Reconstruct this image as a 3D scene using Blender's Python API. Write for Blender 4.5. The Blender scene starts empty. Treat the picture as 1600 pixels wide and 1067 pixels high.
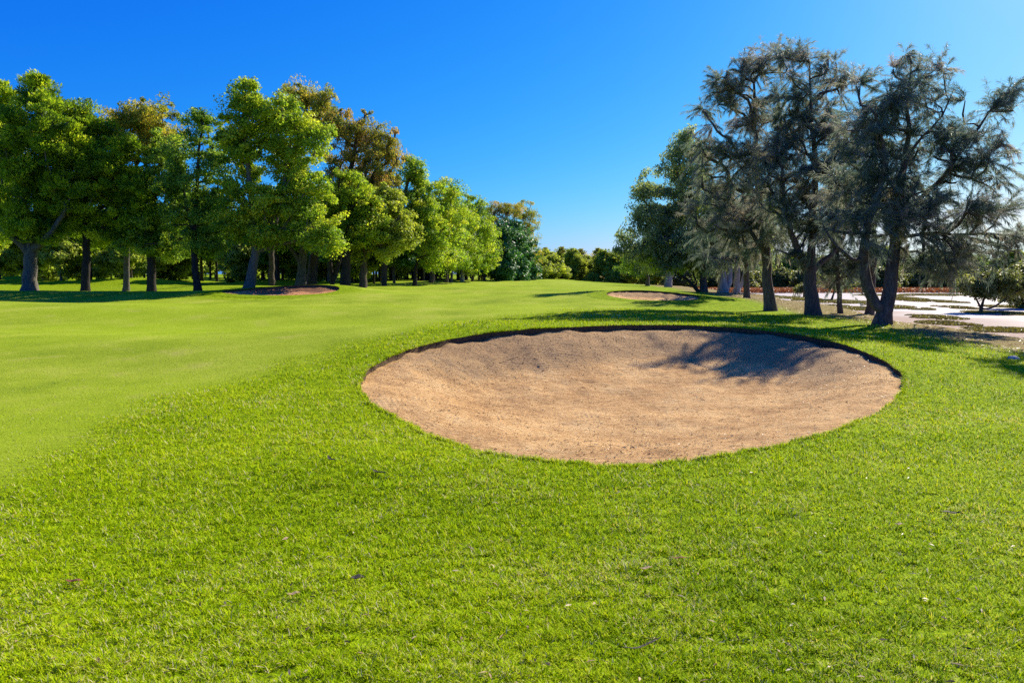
import bpy, math, random
import numpy as np
from mathutils import Vector

SC = bpy.context.scene
COL = SC.collection
R = math.radians

# ------------------------------------------------------------------ camera
FPX = 1143.0                      # focal length in pixels of the 1600 px wide photograph
EYE = 1.65
PITCH = math.atan((533.5 - 428.0) / FPX)
cd = bpy.data.cameras.new('camera')
cd.sensor_width = 36.0
cd.lens = 36.0 * FPX / 1600.0
cd.clip_start = 0.05
cd.clip_end = 6000.0
cam = bpy.data.objects.new('camera', cd)
cam.location = (0, 0, EYE)
cam.rotation_euler = (math.pi / 2 - PITCH, 0, 0)
COL.objects.link(cam)
SC.camera = cam

# ------------------------------------------------------------------ light
SUN_AZ, SUN_EL = R(40.0), R(34.0)            # azimuth to the right of the view axis
wd = bpy.data.worlds.new('World')
SC.world = wd
wd.use_nodes = True
nt = wd.node_tree
nt.nodes.clear()
sky = nt.nodes.new('ShaderNodeTexSky')
sky.sky_type = 'NISHITA'
sky.sun_disc = False
sky.sun_elevation = SUN_EL
sky.sun_rotation = SUN_AZ
sky.altitude = 0
sky.air_density = 1.0
sky.dust_density = 0.58
sky.ozone_density = 3.0
EXPO = 0.78
# deep saturated blue of the photograph: one response curve per colour channel of the sky
SKYK = (0.0017, 0.053, 0.9 / 5.0 ** 0.35)
SKYP = (2.6, 1.2, 0.35)
sep = nt.nodes.new('ShaderNodeSeparateColor')
comb = nt.nodes.new('ShaderNodeCombineColor')
nt.links.new(sky.outputs[0], sep.inputs[0])
SKYS = 0.12
chan = []
for ch in range(3):
    pw = nt.nodes.new('ShaderNodeMath'); pw.operation = 'POWER'
    ml = nt.nodes.new('ShaderNodeMath'); ml.operation = 'MULTIPLY'
    nt.links.new(sep.outputs[ch], pw.inputs[0]); pw.inputs[1].default_value = SKYP[ch]
    nt.links.new(pw.outputs[0], ml.inputs[0]); ml.inputs[1].default_value = SKYK[ch] / SKYS / 2 ** EXPO
    chan.append(ml.outputs[0])
lim = nt.nodes.new('ShaderNodeMath'); lim.operation = 'MULTIPLY'; lim.inputs[1].default_value = 0.86
nt.links.new(chan[1], lim.inputs[0])
mn = nt.nodes.new('ShaderNodeMath'); mn.operation = 'MINIMUM'
nt.links.new(chan[0], mn.inputs[0]); nt.links.new(lim.outputs[0], mn.inputs[1])
for ch, sock in enumerate((mn.outputs[0], chan[1], chan[2])):
    nt.links.new(sock, comb.inputs[ch])
bg = nt.nodes.new('ShaderNodeBackground')
bg.inputs['Strength'].default_value = SKYS
wo = nt.nodes.new('ShaderNodeOutputWorld')
nt.links.new(comb.outputs[0], bg.inputs['Color'])
nt.links.new(bg.outputs[0], wo.inputs['Surface'])

sd = bpy.data.lights.new('sun', 'SUN')
sd.energy = 5.0
sd.angle = R(0.53)
sd.color = (1.0, 0.92, 0.76)
sun = bpy.data.objects.new('sun', sd)
ld = Vector((-math.sin(SUN_AZ) * math.cos(SUN_EL), -math.cos(SUN_AZ) * math.cos(SUN_EL), -math.sin(SUN_EL)))
sun.rotation_euler = ld.to_track_quat('-Z', 'Y').to_euler()
sun.location = (40, 40, 50)
COL.objects.link(sun)

SC.view_settings.view_transform = 'Standard'
SC.view_settings.look = 'None'
SC.view_settings.gamma = 1.0
SC.view_settings.exposure = EXPO
SC.render.engine = 'CYCLES'
SC.cycles.max_bounces = 8
SC.cycles.diffuse_bounces = 3
SC.cycles.transmission_bounces = 5
SC.cycles.use_denoising = False

# ------------------------------------------------------------------ helpers
def unproj(px, py, d):
    """world point at depth d (metres along +Y) seen at photo pixel px, py"""
    u = (np.asarray(px, float) - 800.0) / FPX
    v = (533.5 - np.asarray(py, float)) / FPX
    c, s = math.cos(PITCH), math.sin(PITCH)
    dy = c + v * s
    t = d / dy
    return np.stack([u * t, np.broadcast_to(d, np.shape(u * t)) * 1.0, EYE + t * (-s + v * c)], -1)

def ray(px, py):
    u = (px - 800.0) / FPX
    v = (533.5 - py) / FPX
    c, s = math.cos(PITCH), math.sin(PITCH)
    return np.array([u, c + v * s, -s + v * c])

def sst(a, b, x):
    t = np.clip((np.asarray(x, float) - a) / (b - a), 0, 1)
    return t * t * (3 - 2 * t)

_PR = np.random.default_rng(5)
_OCT = [(_PR.normal(size=(24, 2)), _PR.uniform(0, 6.28, 24)) for _ in range(4)]
def wob(x, y, scale, o=0):
    """smooth pseudo noise about -1..1, features about `scale` metres"""
    k, ph = _OCT[o]
    x = np.asarray(x, float); y = np.asarray(y, float)
    r = np.zeros(np.broadcast(x, y).shape)
    for i in range(24):
        r += np.sin((k[i, 0] * x + k[i, 1] * y) * (2.2 / scale) + ph[i])
    return r / 5.0

def H(x, y):
    """height of the grass"""
    x = np.asarray(x, float); y = np.asarray(y, float)
    yp = np.maximum(y, 0)
    z = 0.62 * sst(5, 45, yp) + 0.12 * sst(42, 60, yp)
    # far side of the fairway falls away behind the crest
    fall = sst(64, 130, y) * (1 - sst(-24, -10, -x) * 1.0)
    z = z - 1.5 * fall
    # green mound that the near bunker is cut into
    z = z + 0.46 * np.exp(-0.5 * (((x - 1.9) / 5.4) ** 2 + ((y - 16.6) / 2.9) ** 2))
    z = z + 0.10 * np.exp(-0.5 * (((x + 3.2) / 2.2) ** 2 + ((y - 11.5) / 3.0) ** 2))
    z = z + 0.05 * np.exp(-0.5 * (((x - 6.6) / 1.6) ** 2 + ((y - 10.5) / 2.5) ** 2))
    # ground slopes down toward the trees on the right
    z = z - 0.026 * np.clip(x - 5, 0, 12) * sst(4, 14, yp)
    # mounds round the two farther bunkers
    z = z + 0.55 * np.exp(-0.5 * (((x + 10.6) / 3.2) ** 2 + ((y - 41.6) / 2.0) ** 2))
    z = z + 0.28 * np.exp(-0.5 * (((x - 6.7) / 2.8) ** 2 + ((y - 36.8) / 1.9) ** 2))
    # fairway roll
    amp = sst(9, 16, y) * (1 - 0.6 * sst(-2, 6, x))
    z = z + amp * (0.15 * np.sin(y * 0.55 + x * 0.10 + 0.6) + 0.05 * wob(x, y, 9, 0))
    z = z + 0.012 * wob(x, y, 1.4, 1)
    # mounds beneath the left wood
    wood = sst(47, 56, y) * sst(8, 16, -x)
    z = z + wood * (0.28 * wob(x, y, 9, 2))
    # bank on the right down to the mud flat, and the far shore
    bx = x - (13.3 + 0.055 * (y - 22) + 0.7 * wob(x * 0.2, y, 7, 3))
    b = sst(0.0, 5.5, bx) * sst(2, 12, y) * (1 - sst(99, 106, y + 0.03 * x))
    z = z * (1 - b) + (-1.35) * b
    far = sst(99, 106, y + 0.03 * x) * sst(10, 16, x)
    z = z * (1 - far) + (-0.62) * far
    return z

FLAT_Z = -0.80

def hit(px, py, d0=2.0, d1=90.0):
    """first place where the view ray through a photo pixel meets the grass"""
    r = ray(px, py)
    d = np.concatenate([np.arange(d0, 25, 0.02), np.arange(25, d1, 0.05)])
    P = r[None, :] * (d / r[1])[:, None]
    g = EYE + P[:, 2] - H(P[:, 0], P[:, 1])
    i = np.argmax(g <= 0) if (g <= 0).any() else len(d) - 1
    return P[i, 0], P[i, 1]

def mesh_obj(name, V, F, mats, parent=None, loc=None, attrs=None, smooth=True, fmat=None, link=True):
    """V (n,3); F: list of int arrays (m,k); attrs {name:(domain,array)}; verts are world coords, made local to loc"""
    V = np.asarray(V, np.float32)
    if loc is not None:
        V = V - np.asarray(loc, np.float32)
    me = bpy.data.meshes.new(name)
    me.vertices.add(len(V))
    me.vertices.foreach_set('co', V.ravel())
    F = [np.asarray(f, np.int32) for f in F if len(f)]
    loops = np.concatenate([f.ravel() for f in F])
    tot = np.concatenate([np.full(len(f), f.shape[1], np.int32) for f in F])
    st = np.concatenate([[0], np.cumsum(tot)[:-1]]).astype(np.int32)
    me.loops.add(len(loops))
    me.loops.foreach_set('vertex_index', loops)
    me.polygons.add(len(tot))
    me.polygons.foreach_set('loop_start', st)
    me.polygons.foreach_set('loop_total', tot)
    if smooth:
        me.polygons.foreach_set('use_smooth', np.ones(len(tot), bool))
    if fmat is not None:
        me.polygons.foreach_set('material_index', np.asarray(fmat, np.int32))
    me.update(calc_edges=True)
    for k, (dom, a) in (attrs or {}).items():
        at = me.attributes.new(k, 'FLOAT', dom)
        at.data.foreach_set('value', np.asarray(a, np.float32))
    for m in (mats if isinstance(mats, (list, tuple)) else [mats]):
        me.materials.append(m)
    o = bpy.data.objects.new(name, me)
    if loc is not None and parent is None:
        o.location = loc
    if parent is not None:
        o.parent = parent
    if link:
        COL.objects.link(o)
    return o

def tag(o, label=None, cat=None, group=None, kind=None):
    if label: o['label'] = label
    if cat: o['category'] = cat
    if group: o['group'] = group
    if kind: o['kind'] = kind
    return o

def thing(name, loc, label, cat, group=None):
    o = bpy.data.objects.new(name, None)
    o.empty_display_size = 0.2
    o.location = [float(c) for c in loc]
    COL.objects.link(o)
    return tag(o, label, cat, group)

def copy_thing(src, loc, rot, scale, label, group):
    c = src.copy(); COL.objects.link(c)
    c.location = [float(q) for q in loc]; c.rotation_euler = (0, 0, rot); c.scale = scale
    tag(c, label, None, group)
    for ch in list(src.children):
        k = ch.copy(); COL.objects.link(k); k.parent = c
        k.matrix_parent_inverse = ch.matrix_parent_inverse.copy()
    return c

# ------------------------------------------------------------------ materials
class NT:
    def __init__(s, name):
        s.m = bpy.data.materials.new(name); s.m.use_nodes = True
        s.t = s.m.node_tree; s.t.nodes.clear()
        s.out = s.t.nodes.new('ShaderNodeOutputMaterial')
    def n(s, typ, **kw):
        nd = s.t.nodes.new('ShaderNode' + typ)
        for k, v in kw.items():
            if k in nd.inputs: 
                nd.inputs[k].default_value = v
            else: setattr(nd, k, v)
        return nd
    def l(s, a, b): s.t.links.new(a, b)
    def noise(s, scale, detail=4, rough=0.55, vec=None, dist=0.0):
        nd = s.n('TexNoise'); nd.inputs['Scale'].default_value = scale; nd.inputs['Detail'].default_value = detail
        nd.inputs['Roughness'].default_value = rough; nd.inputs['Distortion'].default_value = dist
        if vec is not None: s.l(vec, nd.inputs['Vector'])
        return nd.outputs['Fac']
    def pos(s):
        return s.n('NewGeometry').outputs['Position']
    def mapping(s, vec, scale=(1, 1, 1), rot=(0, 0, 0)):
        nd = s.n('Mapping'); nd.inputs['Scale'].default_value = scale; nd.inputs['Rotation'].default_value = rot
        s.l(vec, nd.inputs['Vector']); return nd.outputs[0]
    def ramp(s, fac, stops, interp='LINEAR'):
        nd = s.n('ValToRGB'); cr = nd.color_ramp; cr.interpolation = interp
        while len(cr.elements) < len(stops): cr.elements.new(0.5)
        for e, (p, c) in zip(cr.elements, stops):
            e.position = p; e.color = (*c, 1) if len(c) == 3 else c
        s.l(fac, nd.inputs[0]); return nd.outputs[0]
    def mix(s, fac, a, b, mode='MIX'):
        nd = s.n('MixRGB', blend_type=mode)
        for sock, v in ((nd.inputs[0], fac), (nd.inputs[1], a), (nd.inputs[2], b)):
            if hasattr(v, 'links') or hasattr(v, 'is_linked'): s.l(v, sock)
            elif isinstance(v, (int, float)): sock.default_value = v
            else: sock.default_value = (*v, 1)
        return nd.outputs[0]
    def math(s, op, a, b=0.0, clamp=False):
        nd = s.n('Math', operation=op); nd.use_clamp = clamp
        for sock, v in ((nd.inputs[0], a), (nd.inputs[1], b)):
            if isinstance(v, (int, float)): sock.default_value = v
            else: s.l(v, sock)
        return nd.outputs[0]
    def attr(s, name):
        return s.n('Attribute', attribute_name=name).outputs['Fac']
    def bump(s, h, strength, dist, normal=None):
        nd = s.n('Bump'); nd.inputs['Strength'].default_value = strength; nd.inputs['Distance'].default_value = dist
        s.l(h, nd.inputs['Height'])
        if normal is not None: s.l(normal, nd.inputs['Normal'])
        return nd.outputs[0]
    def principled(s, col, rough=0.8, normal=None, spec=0.3, **kw):
        nd = s.n('BsdfPrincipled')
        if isinstance(col, tuple): nd.inputs['Base Color'].default_value = (*col, 1)
        else: s.l(col, nd.inputs['Base Color'])
        if isinstance(rough, (int, float)): nd.inputs['Roughness'].default_value = rough
        else: s.l(rough, nd.inputs['Roughness'])
        nd.inputs['Specular IOR Level'].default_value = spec
        if normal is not None: s.l(normal, nd.inputs['Normal'])
        return nd.outputs[0]
    def done(s, sh):
        s.l(sh, s.out.inputs['Surface']); return s.m

def foliage_mat(name, stops, trans=0.4, gloss=0.12, rough=0.5, tr_boost=(1.25, 1.3, 0.7), up=0.0):
    g = NT(name)
    t = g.attr('tint')
    rnd = g.n('ObjectInfo').outputs['Random']
    t2 = g.math('ADD', t, g.math('MULTIPLY', g.math('SUBTRACT', rnd, 0.5), 0.16), True)
    col = g.ramp(t2, stops)
    d = g.principled(col, rough, spec=gloss)
    tr = g.n('BsdfTranslucent')
    if up:
        ge = g.n('NewGeometry').outputs['Normal']
        vm = g.n('VectorMath', operation='MULTIPLY'); g.l(ge, vm.inputs[0]); vm.inputs[1].default_value = (1 - up,) * 3
        va = g.n('VectorMath', operation='ADD'); g.l(vm.outputs[0], va.inputs[0]); va.inputs[1].default_value = (0, 0, up)
        vn = g.n('VectorMath', operation='NORMALIZE'); g.l(va.outputs[0], vn.inputs[0])
        g.l(vn.outputs[0], d.node.inputs['Normal'])
    tc = g.mix(1.0, col, tr_boost, 'MULTIPLY')
    g.l(tc, tr.inputs['Color'])
    mx = g.n('MixShader'); mx.inputs[0].default_value = trans
    g.l(d, mx.inputs[1]); g.l(tr.outputs[0], mx.inputs[2])
    return g.done(mx.outputs[0])

M = {}
M['broadleaf'] = foliage_mat('broadleaf_foliage', [(0.0, (0.089, 0.185, 0.025)), (0.5, (0.290, 0.419, 0.034)), (1.0, (0.607, 0.610, 0.052))], 0.52)
M['bluegreen'] = foliage_mat('dark_broadleaf_foliage', [(0.0, (0.081, 0.171, 0.036)), (0.5, (0.217, 0.351, 0.049)), (1.0, (0.544, 0.604, 0.068))], 0.52)
M['cypress'] = foliage_mat('cypress_foliage', [(0.0, (0.067, 0.143, 0.018)), (0.5, (0.246, 0.365, 0.022)), (0.8, (0.536, 0.608, 0.029)), (1.0, (0.634, 0.651, 0.047))], 0.52, 0.2)
M['eucalypt'] = foliage_mat('eucalypt_foliage', [(0.0, (0.125, 0.179, 0.026)), (0.5, (0.355, 0.361, 0.044)), (0.8, (0.669, 0.492, 0.067)), (1.0, (0.680, 0.550, 0.109))], 0.52)
M['rusty'] = foliage_mat('rusty_eucalypt_foliage', [(0.0, (0.115, 0.149, 0.028)), (0.4, (0.299, 0.299, 0.050)), (0.75, (0.483, 0.333, 0.077)), (1.0, (0.598, 0.333, 0.121))], 0.52)
M['olive'] = foliage_mat('olive_foliage', [(0.0, (0.113, 0.168, 0.026)), (0.5, (0.320, 0.378, 0.044)), (1.0, (0.660, 0.660, 0.099))], 0.52)
M['woodlight'] = foliage_mat('sunlit_wood_foliage', [(0.0, (0.10, 0.16, 0.035)), (0.5, (0.29, 0.36, 0.06)), (1.0, (0.55, 0.58, 0.14))], 0.6)  # sunlit look of the wood is put into the leaf colour
M['pine'] = foliage_mat('dark_pine_foliage', [(0.0, (0.030, 0.096, 0.031)), (0.5, (0.062, 0.185, 0.050)), (1.0, (0.146, 0.299, 0.070))], 0.25, 0.2)
M['casuarina'] = foliage_mat('she_oak_foliage', [(0.0, (0.085, 0.130, 0.100)), (0.45, (0.175, 0.235, 0.175)), (0.75, (0.290, 0.300, 0.225)), (1.0, (0.45, 0.35, 0.29))], 0.52, 0.10, 0.5, (1.1, 1.1, 1.0))
M['greyeuc'] = foliage_mat('grey_eucalypt_foliage', [(0.0, (0.083, 0.138, 0.079)), (0.5, (0.228, 0.296, 0.137)), (1.0, (0.524, 0.538, 0.230))], 0.5)
M['mangrove'] = foliage_mat('mangrove_foliage', [(0.0, (0.070, 0.100, 0.028)), (0.5, (0.19, 0.21, 0.05)), (1.0, (0.40, 0.38, 0.13))], 0.42, 0.15, 0.5)

def bark_mat(name, lo, hi, vscale=2.2, hscale=9.0, bump=0.9, patch=None):
    g = NT(name)
    tc = g.n('TexCoord').outputs['Object']
    v = g.mapping(tc, (hscale, hscale, vscale))
    n1 = g.noise(1.6, 6, 0.65, v, 0.4)
    n2 = g.noise(0.5, 3, 0.6, tc)
    col = g.ramp(n1, [(0.32, lo), (0.68, hi)])
    if patch:
        col = g.mix(g.ramp(n2, [(0.48, (0, 0, 0)), (0.60, (1, 1, 1))]), col, patch)
    nm = g.bump(n1, bump, 0.05)
    return g.done(g.principled(col, 0.9, nm, 0.2))
M['bark_dark'] = bark_mat('dark_bark', (0.035, 0.026, 0.020), (0.13, 0.10, 0.078))
M['bark_black'] = bark_mat('black_bark', (0.015, 0.012, 0.011), (0.06, 0.048, 0.04))
M['bark_grey'] = bark_mat('grey_bark', (0.055, 0.048, 0.04), (0.19, 0.165, 0.135), patch=(0.12, 0.11, 0.095))
M['bark_pale'] = bark_mat('pale_bark', (0.20, 0.175, 0.145), (0.46, 0.42, 0.37), 1.2, 5, 0.7, patch=(0.27, 0.25, 0.22))
M['bark_oak'] = bark_mat('she_oak_bark', (0.045, 0.034, 0.030), (0.165, 0.125, 0.105), 1.6, 11, 1.0)

def turf_mat():
    g = NT('turf')
    p = g.pos()
    mown = g.attr('mown'); soil = g.attr('soil'); dirt = g.attr('dirt')
    fine = g.noise(38, 5, 0.7, p)
    mid = g.noise(5.5, 5, 0.6, p)
    big = g.noise(0.55, 4, 0.6, p)
    hug = g.noise(0.13, 3, 0.5, p)
    rough = g.ramp(g.math('ADD', g.math('MULTIPLY', fine, 0.65), g.math('MULTIPLY', mid, 0.35)),
                   [(0.36, (0.030, 0.060, 0.001)), (0.50, (0.190, 0.285, 0.003)), (0.62, (0.360, 0.450, 0.012))])
    rough = g.mix(g.ramp(mid, [(0.62, (0, 0, 0)), (0.78, (0.5, 0.5, 0.5))]), rough, (0.34, 0.34, 0.055))
    fair = g.ramp(g.math('ADD', g.math('MULTIPLY', fine, 0.45), g.math('MULTIPLY', big, 0.55)),
                  [(0.36, (0.165, 0.240, 0.014)), (0.50, (0.275, 0.350, 0.020)), (0.64, (0.385, 0.430, 0.050))])
    fair = g.mix(g.ramp(hug, [(0.42, (0, 0, 0)), (0.62, (0.7, 0.7, 0.7))]), fair, (0.270, 0.370, 0.012))
    yel = g.math('MULTIPLY', g.ramp(g.noise(1.1, 4, 0.65, p), [(0.58, (0, 0, 0)), (0.74, (1, 1, 1))]), 0.45)
    fair = g.mix(yel, fair, (0.36, 0.32, 0.085))
    col = g.mix(mown, rough, fair)
    # bare soil and litter on the bank and beneath the wood
    sn = g.noise(3.2, 6, 0.7, p)
    sm = g.ramp(g.math('ADD', soil, g.math('MULTIPLY', g.math('SUBTRACT', sn, 0.5), 0.9)), [(0.40, (0, 0, 0)), (0.62, (1, 1, 1))])
    dry = g.ramp(g.noise(9, 5, 0.7, p), [(0.34, (0.17, 0.105, 0.062)), (0.5, (0.31, 0.205, 0.125)), (0.66, (0.42, 0.30, 0.20))])
    col = g.mix(sm, col, dry)
    dm = g.ramp(g.math('ADD', dirt, g.math('MULTIPLY', g.math('SUBTRACT', mid, 0.5), 0.5)), [(0.35, (0, 0, 0)), (0.6, (1, 1, 1))])
    col = g.mix(dm, col, (0.26, 0.20, 0.075))
    hgt = g.math('ADD', g.math('MULTIPLY', fine, 0.6), g.math('MULTIPLY', mid, 0.6))
    nm = g.bump(hgt, 0.55, 0.05)
    return g.done(g.principled(col, 0.95, nm, 0.03))
M['turf'] = turf_mat()

def soil_face_mat():
    g = NT('bunker_edge_soil')
    p = g.pos()
    n = g.noise(30, 5, 0.7, p)
    col = g.ramp(n, [(0.35, (0.045, 0.028, 0.014)), (0.65, (0.15, 0.095, 0.05))])
    return g.done(g.principled(col, 0.95, g.bump(n, 0.8, 0.04), 0.1))
M['edge'] = soil_face_mat()

def sand_mat(name, lo, mid_, hi, coarse=(0.48, 0.30, 0.135)):
    g = NT(name)
    p = g.pos()
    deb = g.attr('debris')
    fine = g.noise(48, 7, 0.8, p)
    med = g.noise(9, 5, 0.65, p)
    big = g.noise(1.1, 4, 0.6, p)
    rake = g.noise(3.0, 3, 0.5, g.mapping(p, (1.0, 14.0, 1.0), (0, 0, 0.12)), 0.6)
    f = g.math('ADD', g.math('ADD', g.math('MULTIPLY', fine, 0.45), g.math('MULTIPLY', med, 0.30)), g.math('MULTIPLY', big, 0.25))
    col = g.ramp(f, [(0.42, lo), (0.5, mid_), (0.58, hi)])
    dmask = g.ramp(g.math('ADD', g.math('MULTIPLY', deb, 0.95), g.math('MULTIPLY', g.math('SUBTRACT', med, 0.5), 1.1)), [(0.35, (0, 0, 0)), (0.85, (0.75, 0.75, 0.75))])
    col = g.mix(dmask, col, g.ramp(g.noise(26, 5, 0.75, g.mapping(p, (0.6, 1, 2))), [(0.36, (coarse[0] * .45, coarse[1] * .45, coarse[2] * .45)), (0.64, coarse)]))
    h = g.math('ADD', g.math('ADD', g.math('MULTIPLY', fine, 0.35), g.math('MULTIPLY', med, 0.5)), g.math('MULTIPLY', rake, 0.5))
    ring = g.math('SINE', g.math('ADD', g.math('MULTIPLY', g.attr('ring'), 90.0), g.math('MULTIPLY', big, 22.0)))
    h = g.math('ADD', h, g.math('MULTIPLY', ring, g.math('MULTIPLY', big, 0.05)))
    nm = g.bump(h, 0.9, 0.08)
    return g.done(g.principled(col, 0.92, nm, 0.15))
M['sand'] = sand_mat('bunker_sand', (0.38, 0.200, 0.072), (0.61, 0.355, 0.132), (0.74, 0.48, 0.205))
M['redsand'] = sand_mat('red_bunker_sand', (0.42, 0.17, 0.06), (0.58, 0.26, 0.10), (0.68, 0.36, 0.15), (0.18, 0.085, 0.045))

def mud_mat():
    g = NT('wet_mud')
    p = g.pos()
    v = g.mapping(p, (0.5, 1.0, 1.0))
    n = g.noise(0.55, 6, 0.6, v)
    n2 = g.noise(6, 5, 0.7, p)
    wet = g.ramp(n, [(0.38, (0, 0, 0)), (0.56, (1, 1, 1))])
    col = g.mix(wet, g.ramp(n2, [(0.3, (0.33, 0.25, 0.195)), (0.7, (0.47, 0.385, 0.325))]), (0.37, 0.325, 0.315))
    near = g.attr('shore')
    col = g.mix(near, col, g.ramp(n2, [(0.3, (0.30, 0.205, 0.14)), (0.7, (0.46, 0.335, 0.245))]))
    rg = g.ramp(wet, [(0, (0.75, 0.75, 0.75)), (1, (0.70, 0.70, 0.70))])
    rg = g.mix(near, rg, (0.95, 0.95, 0.95))
    nm = g.bump(n2, 0.25, 0.03)
    return g.done(g.principled(col, rg, nm, 0.15))
M['mud'] = mud_mat()

def simple_var(name, stops, scale, rough=0.9, bump=0.5, bd=0.05, spec=0.2, stretch=(1, 1, 1)):
    g = NT(name)
    n = g.noise(scale, 6, 0.7, g.mapping(g.pos(), stretch))
    return g.done(g.principled(g.ramp(n, stops), rough, g.bump(n, bump, bd), spec))
M['samphire'] = foliage_mat('red_samphire', [(0, (0.22, 0.075, 0.035)), (0.5, (0.36, 0.125, 0.055)), (1, (0.48, 0.21, 0.09))], 0.25, 0.15)
M['saltgrass'] = foliage_mat('salt_grass', [(0, (0.12, 0.085, 0.03)), (0.5, (0.23, 0.19, 0.05)), (1, (0.34, 0.30, 0.08))], 0.25, 0.15)
M['stone'] = simple_var('grey_stone', [(0.35, (0.16, 0.15, 0.15)), (0.65, (0.50, 0.49, 0.47))], 14, 0.8)
M['grass'] = foliage_mat('grass_blades', [(0.0, (0.060, 0.125, 0.001)), (0.45, (0.350, 0.530, 0.002)), (0.85, (0.600, 0.700, 0.010)), (0.93, (0.62, 0.62, 0.09)), (1.0, (0.76, 0.66, 0.36))], 0.35, 0.04, 0.7, (1.25, 1.2, 0.4), 0.6)
M['litter'] = foliage_mat('dry_litter', [(0.0, (0.030, 0.020, 0.014)), (0.45, (0.10, 0.06, 0.035)), (0.8, (0.34, 0.22, 0.11)), (1.0, (0.55, 0.42, 0.25))], 0.1, 0.2)
M['dark_leaf'] = simple_var('dark_dry_leaf', [(0.35, (0.018, 0.014, 0.012)), (0.65, (0.06, 0.045, 0.035))], 30, 0.6)
M['tan_leaf'] = simple_var('tan_dry_leaf', [(0.35, (0.34, 0.22, 0.10)), (0.65, (0.56, 0.40, 0.22))], 30, 0.7)
M['red_leaf'] = simple_var('russet_dry_leaf', [(0.35, (0.16, 0.06, 0.025)), (0.65, (0.33, 0.14, 0.06))], 30, 0.7)

# ------------------------------------------------------------------ terrain
def closed_spline(pts, n):
    P = np.asarray(pts, float); m = len(P)
    t = np.linspace(0, m, n, endpoint=False)
    i = t.astype(int); f = (t - i)[:, None]
    p0, p1, p2, p3 = P[(i - 1) % m], P[i % m], P[(i + 1) % m], P[(i + 2) % m]
    return 0.5 * ((2 * p1) + (-p0 + p2) * f + (2 * p0 - 5 * p1 + 4 * p2 - p3) * f ** 2 + (-p0 + 3 * p1 - 3 * p2 + p3) * f ** 3)

def outline(pix, n):
    P = [hit(*p) for p in pix]
    return closed_spline(P, n)

near_px = [(565, 606), (580, 574), (640, 547), (740, 524), (860, 513), (1000, 508), (1130, 511), (1260, 526), (1350, 549),
           (1400, 577), (1412, 597), (1395, 629), (1330, 662), (1240, 690), (1130, 712), (1040, 724), (960, 728),
           (860, 721), (760, 706), (680, 681), (620, 654), (582, 630)]
B1 = outline(near_px, 640)
_c = B1.mean(0); _t = np.linspace(0, 2 * np.pi, 640, endpoint=False); _r = np.random.default_rng(8)
_j = sum(np.sin(k * _t + _r.uniform(0, 6.28)) * a for k, a in [(7, .004), (13, .004), (23, .0035), (37, .003), (61, .0025), (89, .002), (131, .0015)])
B1 = _c + (B1 - _c) * (1 + _j[:, None] * (1 - 0.5 * sst(-1, 3, B1[:, 1:2] - _c[1])))
def ell(cx, cy, a, b, n, rot=0.0, k=0.0):
    t = np.linspace(0, 2 * np.pi, n, endpoint=False)
    x = a * np.cos(t); y = b * np.sin(t) * (1 + k * np.cos(t))
    c, s = math.cos(rot), math.sin(rot)
    return np.stack([cx + x * c - y * s, cy + x * s + y * c], -1)
B2 = ell(-12.1, 38.3, 3.0, 2.3, 140, 0.10, 0.45)
B3 = ell(6.6, 34.4, 2.15, 2.0, 120, 0.0, 0.0)
print('near bunker extents', B1.min(0), B1.max(0))

def inside(P, poly):
    x, y = P[:, 0][:, None], P[:, 1][:, None]
    x0, y0 = poly[:, 0][None], poly[:, 1][None]
    x1, y1 = np.roll(poly[:, 0], -1)[None], np.roll(poly[:, 1], -1)[None]
    out = np.zeros(len(P), bool)
    for s in range(0, len(P), 20000):
        a, b = x[s:s + 20000], y[s:s + 20000]
        c = ((y0 > b) != (y1 > b)) & (a < (x1 - x0) * (b - y0) / (y1 - y0 + 1e-12) + x0)
        out[s:s + 20000] = c.sum(1) % 2 == 1
    return out

def scaled(poly, s):
    c = poly.mean(0)
    return c + (poly - c) * s

# mown fairway edge, in the photograph a curve from the bunker's left rim to the lower left
edge_px = [(0, 770), (60, 722), (130, 690), (220, 655), (300, 622), (370, 596), (430, 574), (500, 553), (560, 536), (640, 515), (740, 497), (860, 487)]
EDGE = np.array([hit(*p) for p in edge_px])
def masks(x, y):
    # mown: signed side of the fairway edge polyline
    ex = np.interp(y, EDGE[:, 1], EDGE[:, 0], left=EDGE[0, 0] - 2, right=EDGE[-1, 0])
    ex = ex + 0.22 * wob(x, y, 2.5, 1) + 0.15 * wob(x, y, 0.7, 2) + sst(24, 34, y) * 8
    w = 0.4 + 0.025 * y
    mown = 1 - sst(-w, w, x - ex)
    mown = mown * (1 - sst(43.0, 45.5, y + 0.6 * wob(x, y, 6, 2)) * sst(9, 12, -x))
    for B, r in ((B2, 1.35), (B3, 1.4)):
        c = B.mean(0); e = np.abs(B - c).max(0)
        q = np.hypot((x - c[0]) / e[0], (y - c[1]) / e[1])
        mown = mown * sst(r - 0.1, r + 0.2, q)
    bx = x - (11.5 + 0.055 * (y - 22))
    soil = sst(-1.2, 1.0, bx) * sst(8, 14, y) * 1.0
    dirt = sst(44.0, 50, y) * sst(9, 12, -x) * 0.30
    dirt = dirt + 0.62 * sst(7.5, 10.5, x - 0.05 * y) * sst(9, 13, y)
    return mown, soil, np.clip(dirt, 0, 1)

def polar_t(x, y, B):
    """distance from the middle of outline B, 1 on the outline itself"""
    c = B.mean(0); rb = np.hypot(*(B - c).T); ab = np.arctan2(B[:, 1] - c[1], B[:, 0] - c[0]); o = np.argsort(ab)
    return np.hypot(x - c[0], y - c[1]) / np.interp(np.arctan2(y - c[1], x - c[0]), ab[o], rb[o], period=2 * np.pi)

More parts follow.
